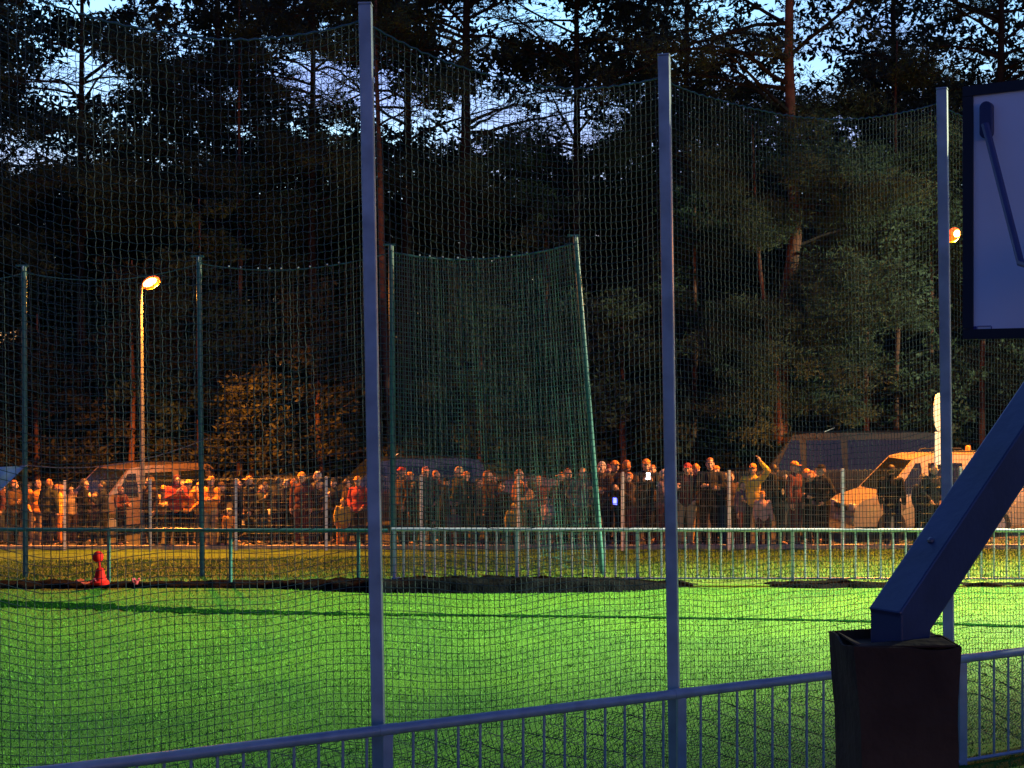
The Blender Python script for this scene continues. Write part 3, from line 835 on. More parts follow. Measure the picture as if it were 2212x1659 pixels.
def bake(pose):
    if pose in LIB: return LIB[pose]
    ps = POSES[pose]
    b = lib_mesh('person_body', body_fig(ps), .0085, 3)
    for mm in (skin_m, eye_m, lip_m): b.materials.append(mm)
    for p in b.polygons:
        c = p.center
        if c.z > 1.5 and c.y < -.04:
            if (abs(c.x) - .030) ** 2 + (c.z - 1.652) ** 2 < .011 ** 2: p.material_index = 1
            elif abs(c.x) < .024 and abs(c.z - 1.573) < .008: p.material_index = 2
    LIB[pose] = (b, lib_mesh('jacket', jacket_fig(ps, False), .014, 5), lib_mesh('coat', jacket_fig(ps, True), .014, 5), lib_mesh('trousers', trouser_fig(ps), .014, 5))
    return LIB[pose]
SHOE = shoe_mesh(); HAIR = {k: hair_mesh(k) for k in ('hair', 'long', 'cap', 'beanie', 'hood')}
def cloth(c):
    c = tuple(q * (.55 if max(c) < .3 else .8) for q in c)
    return mat('cloth_%02d_%02d_%02d' % tuple(int(q * 99) for q in c), c, .85, var=.22, scale=9, bump=.4, bscale=22, spec=.2)
def slot(o, m):
    if not o.data.materials: o.data.materials.append(None)
    o.material_slots[0].link = 'OBJECT'; o.material_slots[0].material = m
HAIRC = {'br': (.05, .028, .015), 'bk': (.012, .01, .01), 'bl': (.38, .25, .10), 'gr': (.32, .31, .30), 'gi': (.35, .12, .03)}
PEOPLE = {}
def person(x, ytop, d, face, pose, head, hc, jc, tc, label, coat=False, group='spectators crowded behind the mesh fence'):
    p = fence_pt(x, d); g = p.z + .012
    h = (ZC - (ytop - 829.5) * p.y / F) - g
    sc = h / (1.765 if head in ('hair', 'long', 'cap') else 1.785)
    b, jk, ct, tr = bake(pose)
    o = bpy.data.objects.new('person', b); COL.objects.link(o)
    o.location = (p.x, p.y, g); o.rotation_euler = (R(rng.uniform(-1, 4)), R(rng.uniform(-3, 3)), R(face + rng.uniform(-12, 12))); o.scale = (sc * (1 + .08 * (rng.random() - .4)), sc * 1.02, sc)
    tag(o, label, 'person', group)
    def kid(nm, me, m, loc=(0, 0, 0), rz=0):
        c = bpy.data.objects.new(nm, me); COL.objects.link(c); c.parent = o; c.location = loc; c.rotation_euler = (0, 0, rz); slot(c, m); return c
    kid('coat' if coat else 'jacket', ct if coat else jk, cloth(jc)); kid('trousers', tr, cloth(tc))
    kid({'hair': 'hair', 'long': 'hair'}.get(head, head), HAIR[head], mat('hair_' + hc, HAIRC[hc], .6, var=.3, scale=30) if isinstance(hc, str) else cloth(hc))
    for hp, k, a, t in legs(POSES[pose]['st']):
        kid('shoe', SHOE, cloth((.03, .028, .028)), (a[0], a[1] - .01, 0), .06 if a[0] > 0 else -.06)
    PEOPLE[label] = o
    return o, sc
dk = (.020, .022, .028); nav = (.02, .028, .06); blk = (.012, .012, .013); brn = (.10, .055, .03); org = (.72, .28, .05); red = (.45, .06, .05)
yel = (.70, .50, .08); gry = (.18, .18, .19); tan = (.45, .32, .18); olv = (.07, .075, .04); blu = (.05, .09, .25); wht = (.65, .63, .58); jn = (.04, .06, .11); mar = (.14, .04, .05); pur = (.16, .11, .18)
# x, head top, metres behind the fence, turn, pose, head-wear, its colour, jacket, trousers, label
ROW = [
 (29, 1037, .8, 60, 'folded', 'hair', 'gi', brn, dk, 'person in a brown jacket with folded arms, farthest left, just below the pale banner'),
 (4, 1034, 1.6, -40, 'stand', 'cap', red, mar, jn, 'person in a maroon jacket and red cap at the very left edge of the frame'),
 (78, 1036, .9, 20, 'pocket', 'hair', 'bl', org, tan, 'fair-haired person in an orange jacket just right of the farthest left green post'),
 (102, 1035, .5, 160, 'stand', 'hair', 'gi', olv, nav, 'person in a dark olive jacket seen from behind, right of the orange-jacketed fair-haired one'),
 (128, 1047, 1.2, -70, 'phone', 'long', 'gi', yel, org, 'person in a yellow top looking at their hands left of the minibus windscreen'),
 (153, 1052, 1.7, 40, 'stand', 'beanie', tan, tan, brn, 'person in a tan jacket and tan beanie standing at the minibus corner'),
 (176, 1034, .6, 130, 'pocket', 'hair', 'br', blk, blk, 'person in black with hands in pockets before the minibus windscreen'),
 (204, 1062, 1.0, -30, 'phone', 'long', 'br', pur, jn, 'shorter person in a purple jacket holding hands up before the minibus'),
 (229, 1040, .7, -80, 'phone', 'hair', 'bk', nav, blk, 'dark-haired person in navy reading a phone beside the minibus door'),
 (262, 1050, 1.3, 80, 'folded', 'hair', 'gi', mar, dk, 'person in a maroon jacket with folded arms just left of the left lamp post'),
 (328, 1027, .9, -50, 'stand', 'hood', brn, brn, dk, 'hooded person in brown just right of the left lamp post'),
 (352, 1048, 1.3, 10, 'folded', 'cap', org, tan, jn, 'person in tan with orange cap between the two hooded people by the lamp'),
 (373, 1024, .6, 30, 'phone', 'hood', mar, red, blk, 'hooded person in a red jacket with raised hands, right of the left lamp'),
 (404, 1036, 1.1, -20, 'pocket', 'cap', yel, org, dk, 'person in bright orange jacket and yellow cap left of the second green post'),
 (421, 1050, 1.6, 60, 'stand', 'long', 'bl', yel, gry, 'long-haired blond person in yellow partly behind the second green post'),
 (455, 1029, .5, -15, 'folded', 'cap', org, org, tan, 'broad person in an orange jacket and orange cap right of the second green post'),
 (480, 1041, 1.0, 100, 'stand', 'beanie', brn, brn, dk, 'person in brown with a beanie standing close behind the broad orange-jacketed one'),
 (492, 1100, .4, 20, 'stand', 'beanie', nav, org, dk, 'small child in an orange jacket and navy beanie by the second green post'),
 (540, 1028, 1.0, -70, 'stand', 'cap', org, dk, blk, 'person in dark clothes and orange cap in front of the hatchback, left'),
 (566, 1046, 1.6, 40, 'phone', 'hair', 'br', olv, jn, 'person in olive leaning over a phone in front of the hatchback'),
 (592, 1030, .8, 150, 'pocket', 'hair', 'bk', nav, nav, 'person in navy with back turned before the middle of the hatchback'),
 (618, 1035, 1.2, -30, 'folded', 'hair', 'gr', dk, blk, 'grey-haired person in dark jacket, arms folded, before the hatchback'),
 (652, 1020, .7, -10, 'stand', 'cap', org, mar, mar, 'person all in maroon with bright orange cap, right of the hatchback'),
 (678, 1038, .9, 70, 'phone', 'long', 'br', dk, jn, 'long-haired person in a dark jacket left of the dark blue van'),
 (694, 1018, 1.3, -60, 'stand', 'hair', 'gr', gry, dk, 'tall grey-haired person in grey at the front corner of the dark blue van'),
 (737, 1075, .5, 15, 'stand', 'beanie', yel, yel, org, 'child in a yellow jacket and beanie before the dark blue van windscreen'),
 (751, 1035, 1.1, 120, 'folded', 'hair', 'br', brn, blk, 'person in brown with folded arms behind the yellow-jacketed child'),
 (777, 1029, .7, -20, 'pocket', 'cap', org, red, dk, 'person in red jacket with orange cap just left of the tall left near post'),
 (868, 1009, .8, -50, 'stand', 'cap', red, brn, blk, 'person in brown with red cap just right of the thick green post'),
 (893, 1040, 1.4, 40, 'stand', 'hair', 'bk', dk, dk, 'short dark-haired person in dark clothes between red and pale red caps'),
 (922, 1008, .6, 20, 'pocket', 'cap', (.6, .25, .2), nav, blk, 'person in navy with pale red cap at a fence post beside the thick green post'),
 (937, 1124, .5, -40, 'stand', 'hair', 'bl', dk, blk, 'very small blond child in dark clothes right of the thick green post'),
 (960, 1030, 1.3, 160, 'folded', 'beanie', blk, blk, dk, 'person in black beanie with back turned, before the left half of the curtain-like net'),
 (982, 1097, .5, 10, 'stand', 'hood', org, pur, mar, 'child in a purple jacket with an orange hood in front of the curtain-like net'),
 (997, 1007, .8, -60, 'pocket', 'hair', 'bl', olv, blk, 'tall blond person in olive above the orange-hooded child'),
 (1030, 1034, 1.2, 70, 'stand', 'hair', 'bk', nav, nav, 'dark-haired person in navy right of the tall blond person in olive'),
 (1054, 1016, .7, 100, 'folded', 'long', 'gi', brn, dk, 'ginger long-haired person in brown facing sideways in front of the curtain-like net'),
 (1082, 1042, 1.3, -20, 'stand', 'hair', 'br', blk, blk, 'short person in black between the ginger long-haired one and the slim orange one'),
 (1104, 1086, .4, 0, 'stand', 'beanie', yel, yel, dk, 'small child in yellow below the slim orange-lit person'),
 (1113, 1014, .8, 80, 'stand', 'hair', 'gi', org, org, 'slim person in orange standing sideways just left of a white fence post'),
 (1146, 1034, .7, -80, 'phone', 'hood', olv, tan, dk, 'hunched person in a tan jacket and olive hood just right of the white fence post'),
 (1181, 1074, .4, 30, 'folded', 'hair', 'gr', (.5, .34, .36), pur, 'short person in a pale pink jacket in front of the small dark car'),
 (1206, 1030, 1.2, -30, 'pocket', 'cap', gry, olv, blk, 'person in olive with grey cap behind the pale pink jacket'),
 (1231, 1012, .9, 40, 'stand', 'hair', 'gi', dk, blk, 'ginger person in a dark jacket, left of the two heads by the leaning green post'),
 (1252, 1010, .6, -10, 'pocket', 'hair', 'bl', gry, dk, 'blond person in a grey jacket just left of the leaning green post'),
 (1281, 1004, 1.2, 60, 'stand', 'hair', 'br', olv, dk, 'person in olive partly behind the leaning green post'),
 (1300, 996, .7, -40, 'folded', 'hair', 'gr', brn, blk, 'grey-haired person in brown with folded arms right of the leaning green post'),
 (1324, 995, 1.2, 30, 'stand', 'cap', org, olv, blk, 'person in olive with orange cap above the fence post right of the leaning green post'),
 (1347, 994, .7, 150, 'pocket', 'hair', 'gi', brn, dk, 'ginger person in brown, back turned, right of the orange cap'),
 (1366, 1020, .5, -60, 'phone', 'hair', 'gi', brn, mar, 'person in brown with maroon trousers leaning toward the bright phone light'),
 (1389, 991, .9, 10, 'phone', 'cap', org, dk, nav, 'person in orange cap holding up the shining white phone'),
 (1424, 1014, .6, 70, 'phone', 'hair', 'gr', pur, mar, 'person in mauve jacket with raised hands between shining phone and midway net post'),
 (1455, 1006, 1.1, -30, 'stand', 'hair', 'bk', dk, dk, 'person in dark clothes mostly hidden by the midway net post'),
 (1478, 1000, .7, -10, 'pocket', 'cap', red, mar, tan, 'person in maroon with red cap and tan trousers right of the midway net post'),
 (1505, 1001, 1.2, 20, 'stand', 'beanie', org, brn, tan, 'person in orange beanie and brown jacket, right of the red cap'),
 (1532, 989, .7, 0, 'folded', 'hair', 'gi', dk, blk, 'tall ginger person with folded arms and dark jacket, right of the orange beanie'),
 (1560, 1020, .9, -80, 'phone', 'long', 'br', dk, jn, 'long-haired person in dark jacket facing left just left of a white fence post'),
 (1598, 1040, .6, 50, 'stand', 'hair', 'bk', pur, mar, 'shorter dark-haired person in mauve left of the yellow jacket with arm up'),
 (1626, 1001, .7, -15, 'raised', 'cap', org, yel, nav, 'person in a yellow jacket and orange cap raising one arm'),
 (1650, 1060, .4, 20, 'stand', 'beanie', org, (.5, .3, .3), mar, 'child in a pinkish jacket and orange beanie right of the raised arm'),
 (1671, 1003, .8, 160, 'pocket', 'hair', 'bk', blk, blk, 'person all in black seen from behind, right of the raised arm'),
 (1697, 1026, 1.2, 40, 'folded', 'hair', 'gr', gry, jn, 'grey-haired person in grey left of the tall maroon-jacketed person'),
 (1718, 997, .6, 60, 'stand', 'cap', org, mar, mar, 'tall person in maroon with orange cap in front of the big dark high-roofed van'),
 (1756, 1017, .8, -50, 'folded', 'hair', 'gi', dk, dk, 'ginger person in dark clothes right of the tall maroon-jacketed person'),
 (1783, 1003, .6, -70, 'pocket', 'cap', blk, dk, blk, 'person in black cap and dark jacket at the white fence post before the minivan'),
 (1928, 1004, .6, 150, 'stand', 'hair', 'bk', blk, nav, 'person in black, back turned, in front of the pale minivan door'),
 (2008, 1000, .5, 30, 'pocket', 'hair', 'gi', dk, dk, 'ginger person in dark jacket before the pale minivan, touching the right net post'),
 (1986, 1022, .9, 120, 'stand', 'beanie', gry, nav, blk, 'person in grey beanie and navy before the pale minivan rear door'),
 (16, 1046, 2.4, 10, 'pocket', 'hood', dk, dk, blk, 'person in a dark hood behind the folded arms at the far left under the banner'),
 (60, 1043, 2.2, -60, 'stand', 'hair', 'bk', nav, blk, 'dark-haired person in navy partly behind the farthest left green post'),
 (116, 1046, 2.3, 70, 'pocket', 'cap', org, brn, dk, 'person in brown with orange cap behind the dark olive jacket at left'),
 (190, 1046, 2.0, -20, 'folded', 'beanie', red, dk, blk, 'person in dark jacket and red beanie between two black figures at the minibus'),
 (388, 1036, 2.0, 40, 'stand', 'hair', 'bk', blk, blk, 'dark-haired person in black between the red hooded and bright orange jackets'),
 (437, 1040, 1.9, -50, 'pocket', 'beanie', org, tan, dk, 'person in tan with an orange beanie just right of the second green post'),
 (512, 1036, 1.8, 90, 'stand', 'hair', 'br', blk, blk, 'person in black left of the orange cap at the hatchback bonnet'),
 (580, 1040, 2.4, 0, 'folded', 'cap', brn, mar, dk, 'person in maroon with brown cap behind the navy back at the hatchback'),
 (636, 1034, 1.9, 130, 'pocket', 'hair', 'gi', brn, blk, 'ginger person in brown left of the all-maroon figure with orange cap'),
 (714, 1032, 1.8, -30, 'stand', 'beanie', dk, dk, blk, 'person in dark beanie between grey tall person and yellow child'),
 (884, 1020, 2.0, -70, 'pocket', 'cap', org, dk, blk, 'person with orange cap close behind the brown-jacketed red cap by the thick green post'),
 (945, 1016, 1.9, 60, 'stand', 'hair', 'gi', mar, blk, 'ginger person in maroon right of the pale red cap'),
 (1014, 1018, 1.9, -20, 'folded', 'cap', org, blk, blk, 'person in black with orange cap behind the blond one in olive'),
 (1068, 1022, 1.8, 150, 'stand', 'beanie', brn, brn, dk, 'person in brown beanie right behind the ginger long-haired person'),
 (1164, 1028, 1.7, 30, 'stand', 'hair', 'gi', mar, blk, 'ginger person in maroon between the olive hood and grey cap'),
 (1216, 1020, 2.2, -60, 'folded', 'cap', org, brn, dk, 'person in brown with orange cap left of the ginger dark-jacketed one'),
 (1312, 1002, 2.2, 60, 'pocket', 'beanie', mar, dk, blk, 'person in maroon beanie between grey-haired and orange-capped heads'),
 (1404, 1004, 1.9, -20, 'stand', 'hair', 'gi', brn, blk, 'ginger person in brown between the shining phone and the mauve jacket'),
 (1492, 1008, 2.0, 30, 'folded', 'hair', 'bk', dk, blk, 'dark-haired person between the red cap and the orange beanie at right'),
 (1548, 1006, 2.0, -50, 'pocket', 'cap', org, mar, blk, 'person in maroon with orange cap right of the tall ginger folded arms'),
 (1578, 1018, 1.6, 20, 'stand', 'hood', brn, brn, dk, 'hooded person in brown at the white fence post left of the raised arm'),
 (1740, 1012, 1.8, 100, 'stand', 'beanie', org, dk, blk, 'person with orange beanie just right of the tall maroon figure'),
 (1768, 1012, 1.9, -30, 'stand', 'long', 'br', olv, dk, 'long-haired person in olive left of the black cap at the fence post'),
]
figs = {}
for r_ in ROW:
    o, sc = person(*r_); figs[r_[-1]] = o
# phones held up in the crowd
def phone(owner, label, screen, estr, local, size=(.075, .01, .15), tilt=0):
    o = figs[owner]; sc = o.scale.z
    Mx = Matrix.Translation(o.location) @ o.rotation_euler.to_matrix().to_4x4()
    m = MB(); m.box((0, 0, 0), size); ph = m.build('phone', mat('phone_case', (.02, .02, .025), .3), bevel=.006)
    ph.location = Mx @ (Vector(local) * sc); ph.rotation_euler = (R(tilt), 0, o.rotation_euler.z)
    tag(ph, label, 'phone')
    s = MB(); s.box((0, -size[1] / 2 - .002, 0), (size[0] * .9, .004, size[2] * .88)); s.build('screen', mat('screen_' + label[:12], (.5, .5, .5), .3, emit=screen, estr=estr), ph)
phone('person in orange cap holding up the shining white phone', 'shining white phone held up in the crowd near the midway net post', (.85, .95, 1), 14, (0, -.36, 1.47), (.09, .012, .16))
tb = 'person in brown with maroon trousers leaning toward the bright phone light'
phone(tb, 'glowing blue tablet held at waist height below the shining phone', (.05, .08, 1.0), 3.0, (.06, -.40, 1.12), (.22, .012, .17))
# ================================================================= TREES
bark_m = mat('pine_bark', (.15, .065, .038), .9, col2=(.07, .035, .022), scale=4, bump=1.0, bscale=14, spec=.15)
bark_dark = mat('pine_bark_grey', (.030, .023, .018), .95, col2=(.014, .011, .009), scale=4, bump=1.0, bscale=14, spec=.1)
def leaf_mat(name, c, c2):
    m = mat(name, c, .7, col2=c2, scale=.9, spec=.2)
    return m
needle_dark = leaf_mat('pine_needles', (.030, .050, .022), (.012, .022, .012))
needle_brown = leaf_mat('dim_brown_needles', (.011, .013, .007), (.006, .007, .004))
needle_olive = leaf_mat('broad_needles', (.048, .068, .030), (.021, .033, .016))
# openings of sky between the crowns: centre x, y, half width, half height, how open
SKY = [(180, 170, 120, 55, .95), (120, 205, 70, 40, .8), (245, 275, 60, 30, .7), (40, 325, 70, 36, .9), (130, 335, 45, 26, .7), (250, 12, 150, 22, .8), (390, 85, 50, 40, .7), (330, 60, 60, 26, .5), (20, 75, 26, 10, .6),
       (690, 165, 85, 62, 1.0), (610, 130, 50, 40, .6), (800, 205, 50, 70, .9), (740, 60, 50, 30, .6), (660, 265, 70, 26, .7), (490, 200, 40, 20, .5), (535, 285, 45, 10, .7), (760, 250, 50, 30, .6),
       (870, 240, 75, 46, .95), (985, 60, 46, 55, .8), (990, 285, 80, 30, .8), (1080, 245, 80, 55, .95), (1100, 40, 75, 40, .95), (1180, 40, 90, 55, .9), (1250, 50, 50, 45, .8), (1215, 255, 70, 70, .9), (1290, 245, 60, 60, .8), (1160, 180, 90, 24, .6),
       (1345, 90, 30, 22, .5), (1560, 60, 120, 75, 0.76), (1640, 20, 130, 40, 0.76), (1780, 60, 110, 70, 0.76), (1780, 170, 70, 55, 0.72), (1860, 20, 90, 40, 0.72), (1600, 170, 100, 45, 0.56), (1650, 240, 50, 36, 0.48), (1640, 310, 30, 26, 0.40), (1740, 250, 30, 36, 0.40), (1960, 60, 70, 60, 0.56), (2010, 20, 60, 40, 0.68), (2110, 85, 55, 70, 0.80), (2070, 130, 40, 40, 0.64), (2195, 90, 60, 90, 0.80), (2300, 60, 60, 90, 0.56), (1500, 130, 60, 40, 0.40),
       (30, 745, 42, 26, .8)]
def openness(x, y, pad=0):
    s = np.zeros_like(x)
    for cx, cy, rx, ry, w in SKY:
        d2 = ((x - cx) / (rx + pad)) ** 2 + ((y - cy) / (ry + pad)) ** 2
        s = np.maximum(s, w * np.clip((1.5 if cx > 1480 else 1.36) - 1.0 * d2, 0, 1))
    return s
def gaps(C, g, power=1.0, wob=16, pad=4):     # which clump centres keep clear of the openings
    x = 1106 + C[:, 0] * F / C[:, 1] + g.normal(0, wob, len(C)); y = 829.5 - (C[:, 2] - ZC) * F / C[:, 1] + g.normal(0, wob * .7, len(C))
    return g.uniform(0, 1, len(C)) > openness(x, y, pad) * power
def leaves(name, C, rad, n, ln, wd, material, parent, g, flat=.6):
    k = len(C); m = k * n
    c = np.repeat(C, n, 0); rr = np.repeat(rad, n)[:, None]
    d = g.normal(0, 1, (m, 3)); d /= np.linalg.norm(d, axis=1, keepdims=True); d *= g.uniform(0, 1, (m, 1)) ** .45
    d[:, 2] *= flat
    p = c + d * rr
    t = g.normal(0, 1, (m, 3)) + d * 1.2; t /= np.linalg.norm(t, axis=1, keepdims=True)
    s = np.cross(t, g.normal(0, 1, (m, 3))); s /= np.linalg.norm(s, axis=1, keepdims=True)
    L = (g.uniform(.6, 1.3, (m, 1)) * ln) * .5; W = g.uniform(.7, 1.3, (m, 1)) * wd * .5
    V = np.stack([p - t * L, p + s * W, p + t * L, p - s * W], 1).reshape(-1, 3)
    o = link_mesh(name, quick_mesh(name, V, np.arange(m * 4).reshape(-1, 4)), material, parent)
    return o
def limb_pts(g, a, az, ln, rise, droop, n=6):
    pts = [np.array(a)]; d = np.array([math.cos(az), math.sin(az), rise])
    for k in range(1, n + 1):
        d = d + g.normal(0, .12, 3); d[2] -= droop
        pts.append(pts[-1] + d / np.linalg.norm(d) * ln / n)
    return pts
def tree(name, x, d, label, H, tr, cz0, cr, nl, clump_n, seed, needles, bark, leaf=(.22, .028), lean=0.0, per=84, path=None, clump_r=(.35, .7), shape='pine', gapp=1.0, group='pines behind the road', low=(), nlow=0, front=()):
    g = np.random.default_rng(seed)
    X = PX(x, d); gb = gz(X, d) - .05
    t = empty(name, (X, d, gb)); tag(t, label, 'tree', group)
    n = 9; tp = []; tr_ = []
    for k in range(n):
        u = k / (n - 1)
        off = 0.0 if path is None else np.interp(u * H, [q[0] for q in path], [q[1] for q in path])
        tp.append((off + lean * u * H + .12 * mnoise.noise(Vector((u * 3, seed, 0))), .15 * mnoise.noise(Vector((u * 3, seed, 9))), u * H))
        tr_.append(tr * (1.15 - .25 * min(1, u * 8)) * (1 - .78 * u ** 1.2))
    m = MB(); m.tube(tp, tr_, 12); nf = len(m.f)
    def tpos(z):
        return np.array([np.interp(z, [q[2] for q in tp], [q[0] for q in tp]), np.interp(z, [q[2] for q in tp], [q[1] for q in tp]), z])
    C = []; lm = m
    for k in range(nl):
        u = g.uniform(0, 1); z = cz0 + (H * .98 - cz0) * u
        if shape == 'pine': ln = cr * (.55 + .6 * math.sin(math.pi * min(1, .25 + .75 * (1 - u)))) * g.uniform(.6, 1.15) * (1.05 - .55 * u ** 3)
        else: ln = cr * (1.05 - .85 * u) * g.uniform(.7, 1.15)
        az = g.uniform(0, 2 * math.pi) if k % 3 else (g.choice([0.0, math.pi]) + g.normal(0, .5))
        pts = limb_pts(g, tpos(z), az, ln, g.uniform(.15, .7) if shape == 'pine' else g.uniform(-.1, .35), g.uniform(.02, .10))
        r0 = max(.02, tr * .30 * (1 - .5 * u))
        lm.tube(pts, list(np.linspace(r0, .012, len(pts))), 5)
        for q in range(2, len(pts)):
            for _ in range(2):
                tw = limb_pts(g, pts[q], az + g.choice([-1, 1]) * g.uniform(.4, 1.1), ln * g.uniform(.18, .38), g.uniform(-.1, .5), .02, 3)
                lm.tube(tw, [.017, .012, .009, .006], 4)
                C += [w for w in tw[1:]]
            C.append(pts[q])
    C = np.array(C)
    CL = []
    for z, dx, rise in low:          # broad low boughs reaching sideways, a little toward the road
        for rep_ in range(2):
            az = (0 if dx > 0 else math.pi) + g.normal(-.35 if dx > 0 else .35, .45)
            pts = limb_pts(g, tpos(z + .2 * rep_), az, abs(dx) * g.uniform(.8, 1.1), rise, .06, 8)
            lm.tube(pts, list(np.linspace(.055, .012, len(pts))), 5)
            for q in pts[3:]:
                CL += [q + g.normal(0, .32, 3) * np.array([1, 1, .5]) for _ in range(5)]
    for z, ln in front:
        pts = limb_pts(g, tpos(z), -math.pi / 2 + g.normal(0, .6), ln, .1, .05, 6)
        lm.tube(pts, list(np.linspace(.045, .012, len(pts))), 5)
        for q in pts[2:]: CL += [q + g.normal(0, .3, 3) * np.array([1.6, 1, .5]) for _ in range(7)]
    if nlow:
        CL = np.array(CL); CL = CL[g.integers(0, len(CL), nlow)]
    C = C[g.integers(0, len(C), clump_n)] + g.normal(0, .22, (clump_n, 3)) + np.array([0, 0, .08])
    if nlow: C = np.concatenate([C, CL])
    Cw = C + np.array([X, d, gb])
    keep = gaps(Cw, g, gapp * .94, 15, 3) & (Cw[:, 2] < 24)
    C = C[keep]
    tk = m.build('trunk', bark, t, smooth=True); tk.data.materials.append(bark_dark)
    for q in tk.data.polygons[nf:]: q.material_index = 1
    leaves('crown', C, g.uniform(*clump_r, len(C)), per, leaf[0], leaf[1], needles, t, g)
    return t
PB = 'pines behind the road'
T = lambda *a, **k: tree('pine_tree', *a, **k)
T(175, 47, 'dark pine tree with a thin trunk standing farthest left, sky patches around it', 20, .20, 9, 4.2, 34, 420, 1, needle_dark, bark_dark)
T(-40, 45, 'dense dark pine tree cut by the left edge of the frame', 19, .24, 6, 4.5, 30, 520, 2, needle_dark, bark_dark)
T(470, 50, 'broad dark pine tree left of centre, hiding the sky between two bright openings', 22, .26, 7, 5.0, 36, 620, 3, needle_dark, bark_dark)
T(676, 48, 'slim dark pine tree against the sky just left of the tall left near post', 21, .20, 10, 4.0, 30, 340, 4, needle_dark, bark_dark)
T(880, 52, 'dark pine tree directly above the tall left near post', 23, .25, 10, 4.5, 34, 480, 5, needle_dark, bark_dark)
T(1006, 47, 'thick dark pine trunk with drooping branches above the thick green far post', 21, .30, 9, 4.2, 34, 420, 6, needle_dark, bark_dark)
T(1246, 48, 'straight dark pine tree above the leaning green post', 21, .22, 9, 4.2, 34, 400, 7, needle_dark, bark_dark)
T(1400, 51, 'bushy dark pine tree above the midway near post', 22, .25, 6, 4.6, 34, 620, 8, needle_dark, bark_dark)
T(1482, 49, 'dark pine tree just right of the midway near post', 21, .22, 10, 4.0, 28, 330, 9, needle_dark, bark_dark)
tree('pine_tree', 1702, 40.5, 'tall thick pine with a rusty lamp-lit trunk, bare limbs above and broad olive boughs below', 21, .27, 10.5, 4.8, 34, 480, 10, needle_olive, bark_m, path=[(0, -.28), (3, -.2), (5.4, -.12), (6.4, .1), (7.6, .22), (9, .2), (12, .05), (21, 0.0)],
     front=[(6.3, 1.6), (5.6, 2.2), (4.9, 1.9), (4.2, 2.4), (5.2, 1.5), (3.2, 2.0)], low=[(4.6, 3.2, .1), (4.9, -2.9, .05), (5.3, -2.2, .15), (5.2, 2.4, .3), (5.9, 3.3, .1), (6.3, 2.6, .25), (3.3, 2.0, -.2), (7.4, 3.6, .15), (8.4, 3.0, .35), (9.2, 3.9, .1), (10, -2.6, .1), (3.6, -3.4, -.12), (6.8, 3.9, -.1), (8.0, -2.0, .3), (9.8, 2.4, .3)], nlow=760)
T(1932, 49, 'dark pine tree rising left of the right near post', 21, .22, 7, 4.4, 34, 430, 11, needle_dark, bark_dark)
T(2162, 45, 'dark pine trunk with flat crown rising above the backboard', 20, .24, 12, 3.6, 24, 260, 12, needle_dark, bark_dark)
T(2330, 48, 'dark pine tree past the right edge behind the backboard', 21, .24, 8, 4.5, 26, 320, 13, needle_dark, bark_dark)
T(836, 43, 'pine tree whose rusty lamp-lit trunk shows between the left near post and thick green post', 18, .15, 9, 3.2, 22, 300, 14, needle_dark, bark_m, path=[(0, .12), (3, .1), (6, -.12), (9, -.25), (18, -.3)])
T(517, 47, 'thin reddish pine trunk in the dark right of the second green post', 17, .12, 8, 3.0, 20, 260, 15, needle_dark, bark_m)
T(1648, 39.8, 'leaning reddish pine stem making a V beside the thick lamp-lit pine', 11, .11, 7.6, 2.2, 12, 120, 16, needle_olive, bark_m, path=[(0, .55), (4, .4), (5.4, .12), (7.4, -.14), (11, -.3)])
T(1938, 43, 'thin reddish pine trunk half hidden in olive foliage left of the right lamp', 14, .11, 7.5, 2.6, 18, 240, 17, needle_olive, bark_m)
# lower, bushier trees that the lamps reach
BG = 'bushy trees along the road'
def bush(x, d, H, cr, n, seed, label, z0=.8, mat_=needle_olive, nl=34):
    return tree('bushy_tree', x, d, label, H, .12, z0, cr, nl, n, seed, mat_, bark_m, leaf=(.19, .075), per=56, clump_r=(.28, .55), shape='bush', group=BG, gapp=.9)
bush(1870, 42.5, 10.5, 2.9, 420, 21, 'large bushy olive tree lit by the right lamp, above the big dark van', 2.4, nl=46)
bush(1345, 41, 6.4, 2.0, 220, 23, 'brownish bushy tree between the leaning green post and the midway near post', 1.2)
bush(2120, 43, 9.5, 2.6, 300, 24, 'dim bushy tree behind the backboard and the right lamp', 1.5)
bush(690, 41, 6.6, 2.4, 260, 25, 'olive bushy tree behind the dark hatchback left of the tall left near post', 1.2, needle_brown)
bush(545, 40, 4.2, 1.9, 150, 26, 'low olive bush right of the second green post', .8, needle_brown)
bush(285, 42.5, 8.0, 2.4, 230, 27, 'dim brown bushy tree directly behind the left lamp post', 1.5, needle_brown)
bush(80, 43, 6.5, 2.4, 200, 28, 'dim bushy tree at far left behind the pale banner', 1.0, needle_brown)
bush(1040, 42, 7.0, 2.6, 260, 29, 'dark green bushy tree behind the curtain-like far net', 1.0)
bush(1180, 44, 8.5, 2.6, 230, 30, 'tall dim bushy tree left of the leaning green post', 1.5)
bush(1500, 44, 10, 2.8, 320, 31, 'tall dark bushy tree behind the midway near post', 1.5, needle_dark)
bush(430, 44, 10, 2.8, 280, 32, 'tall dark bushy tree behind the second green post', 2, needle_dark)
bush(2010, 44, 12, 2.8, 380, 33, 'tall greenish bushy tree behind the right near post', 3.5)
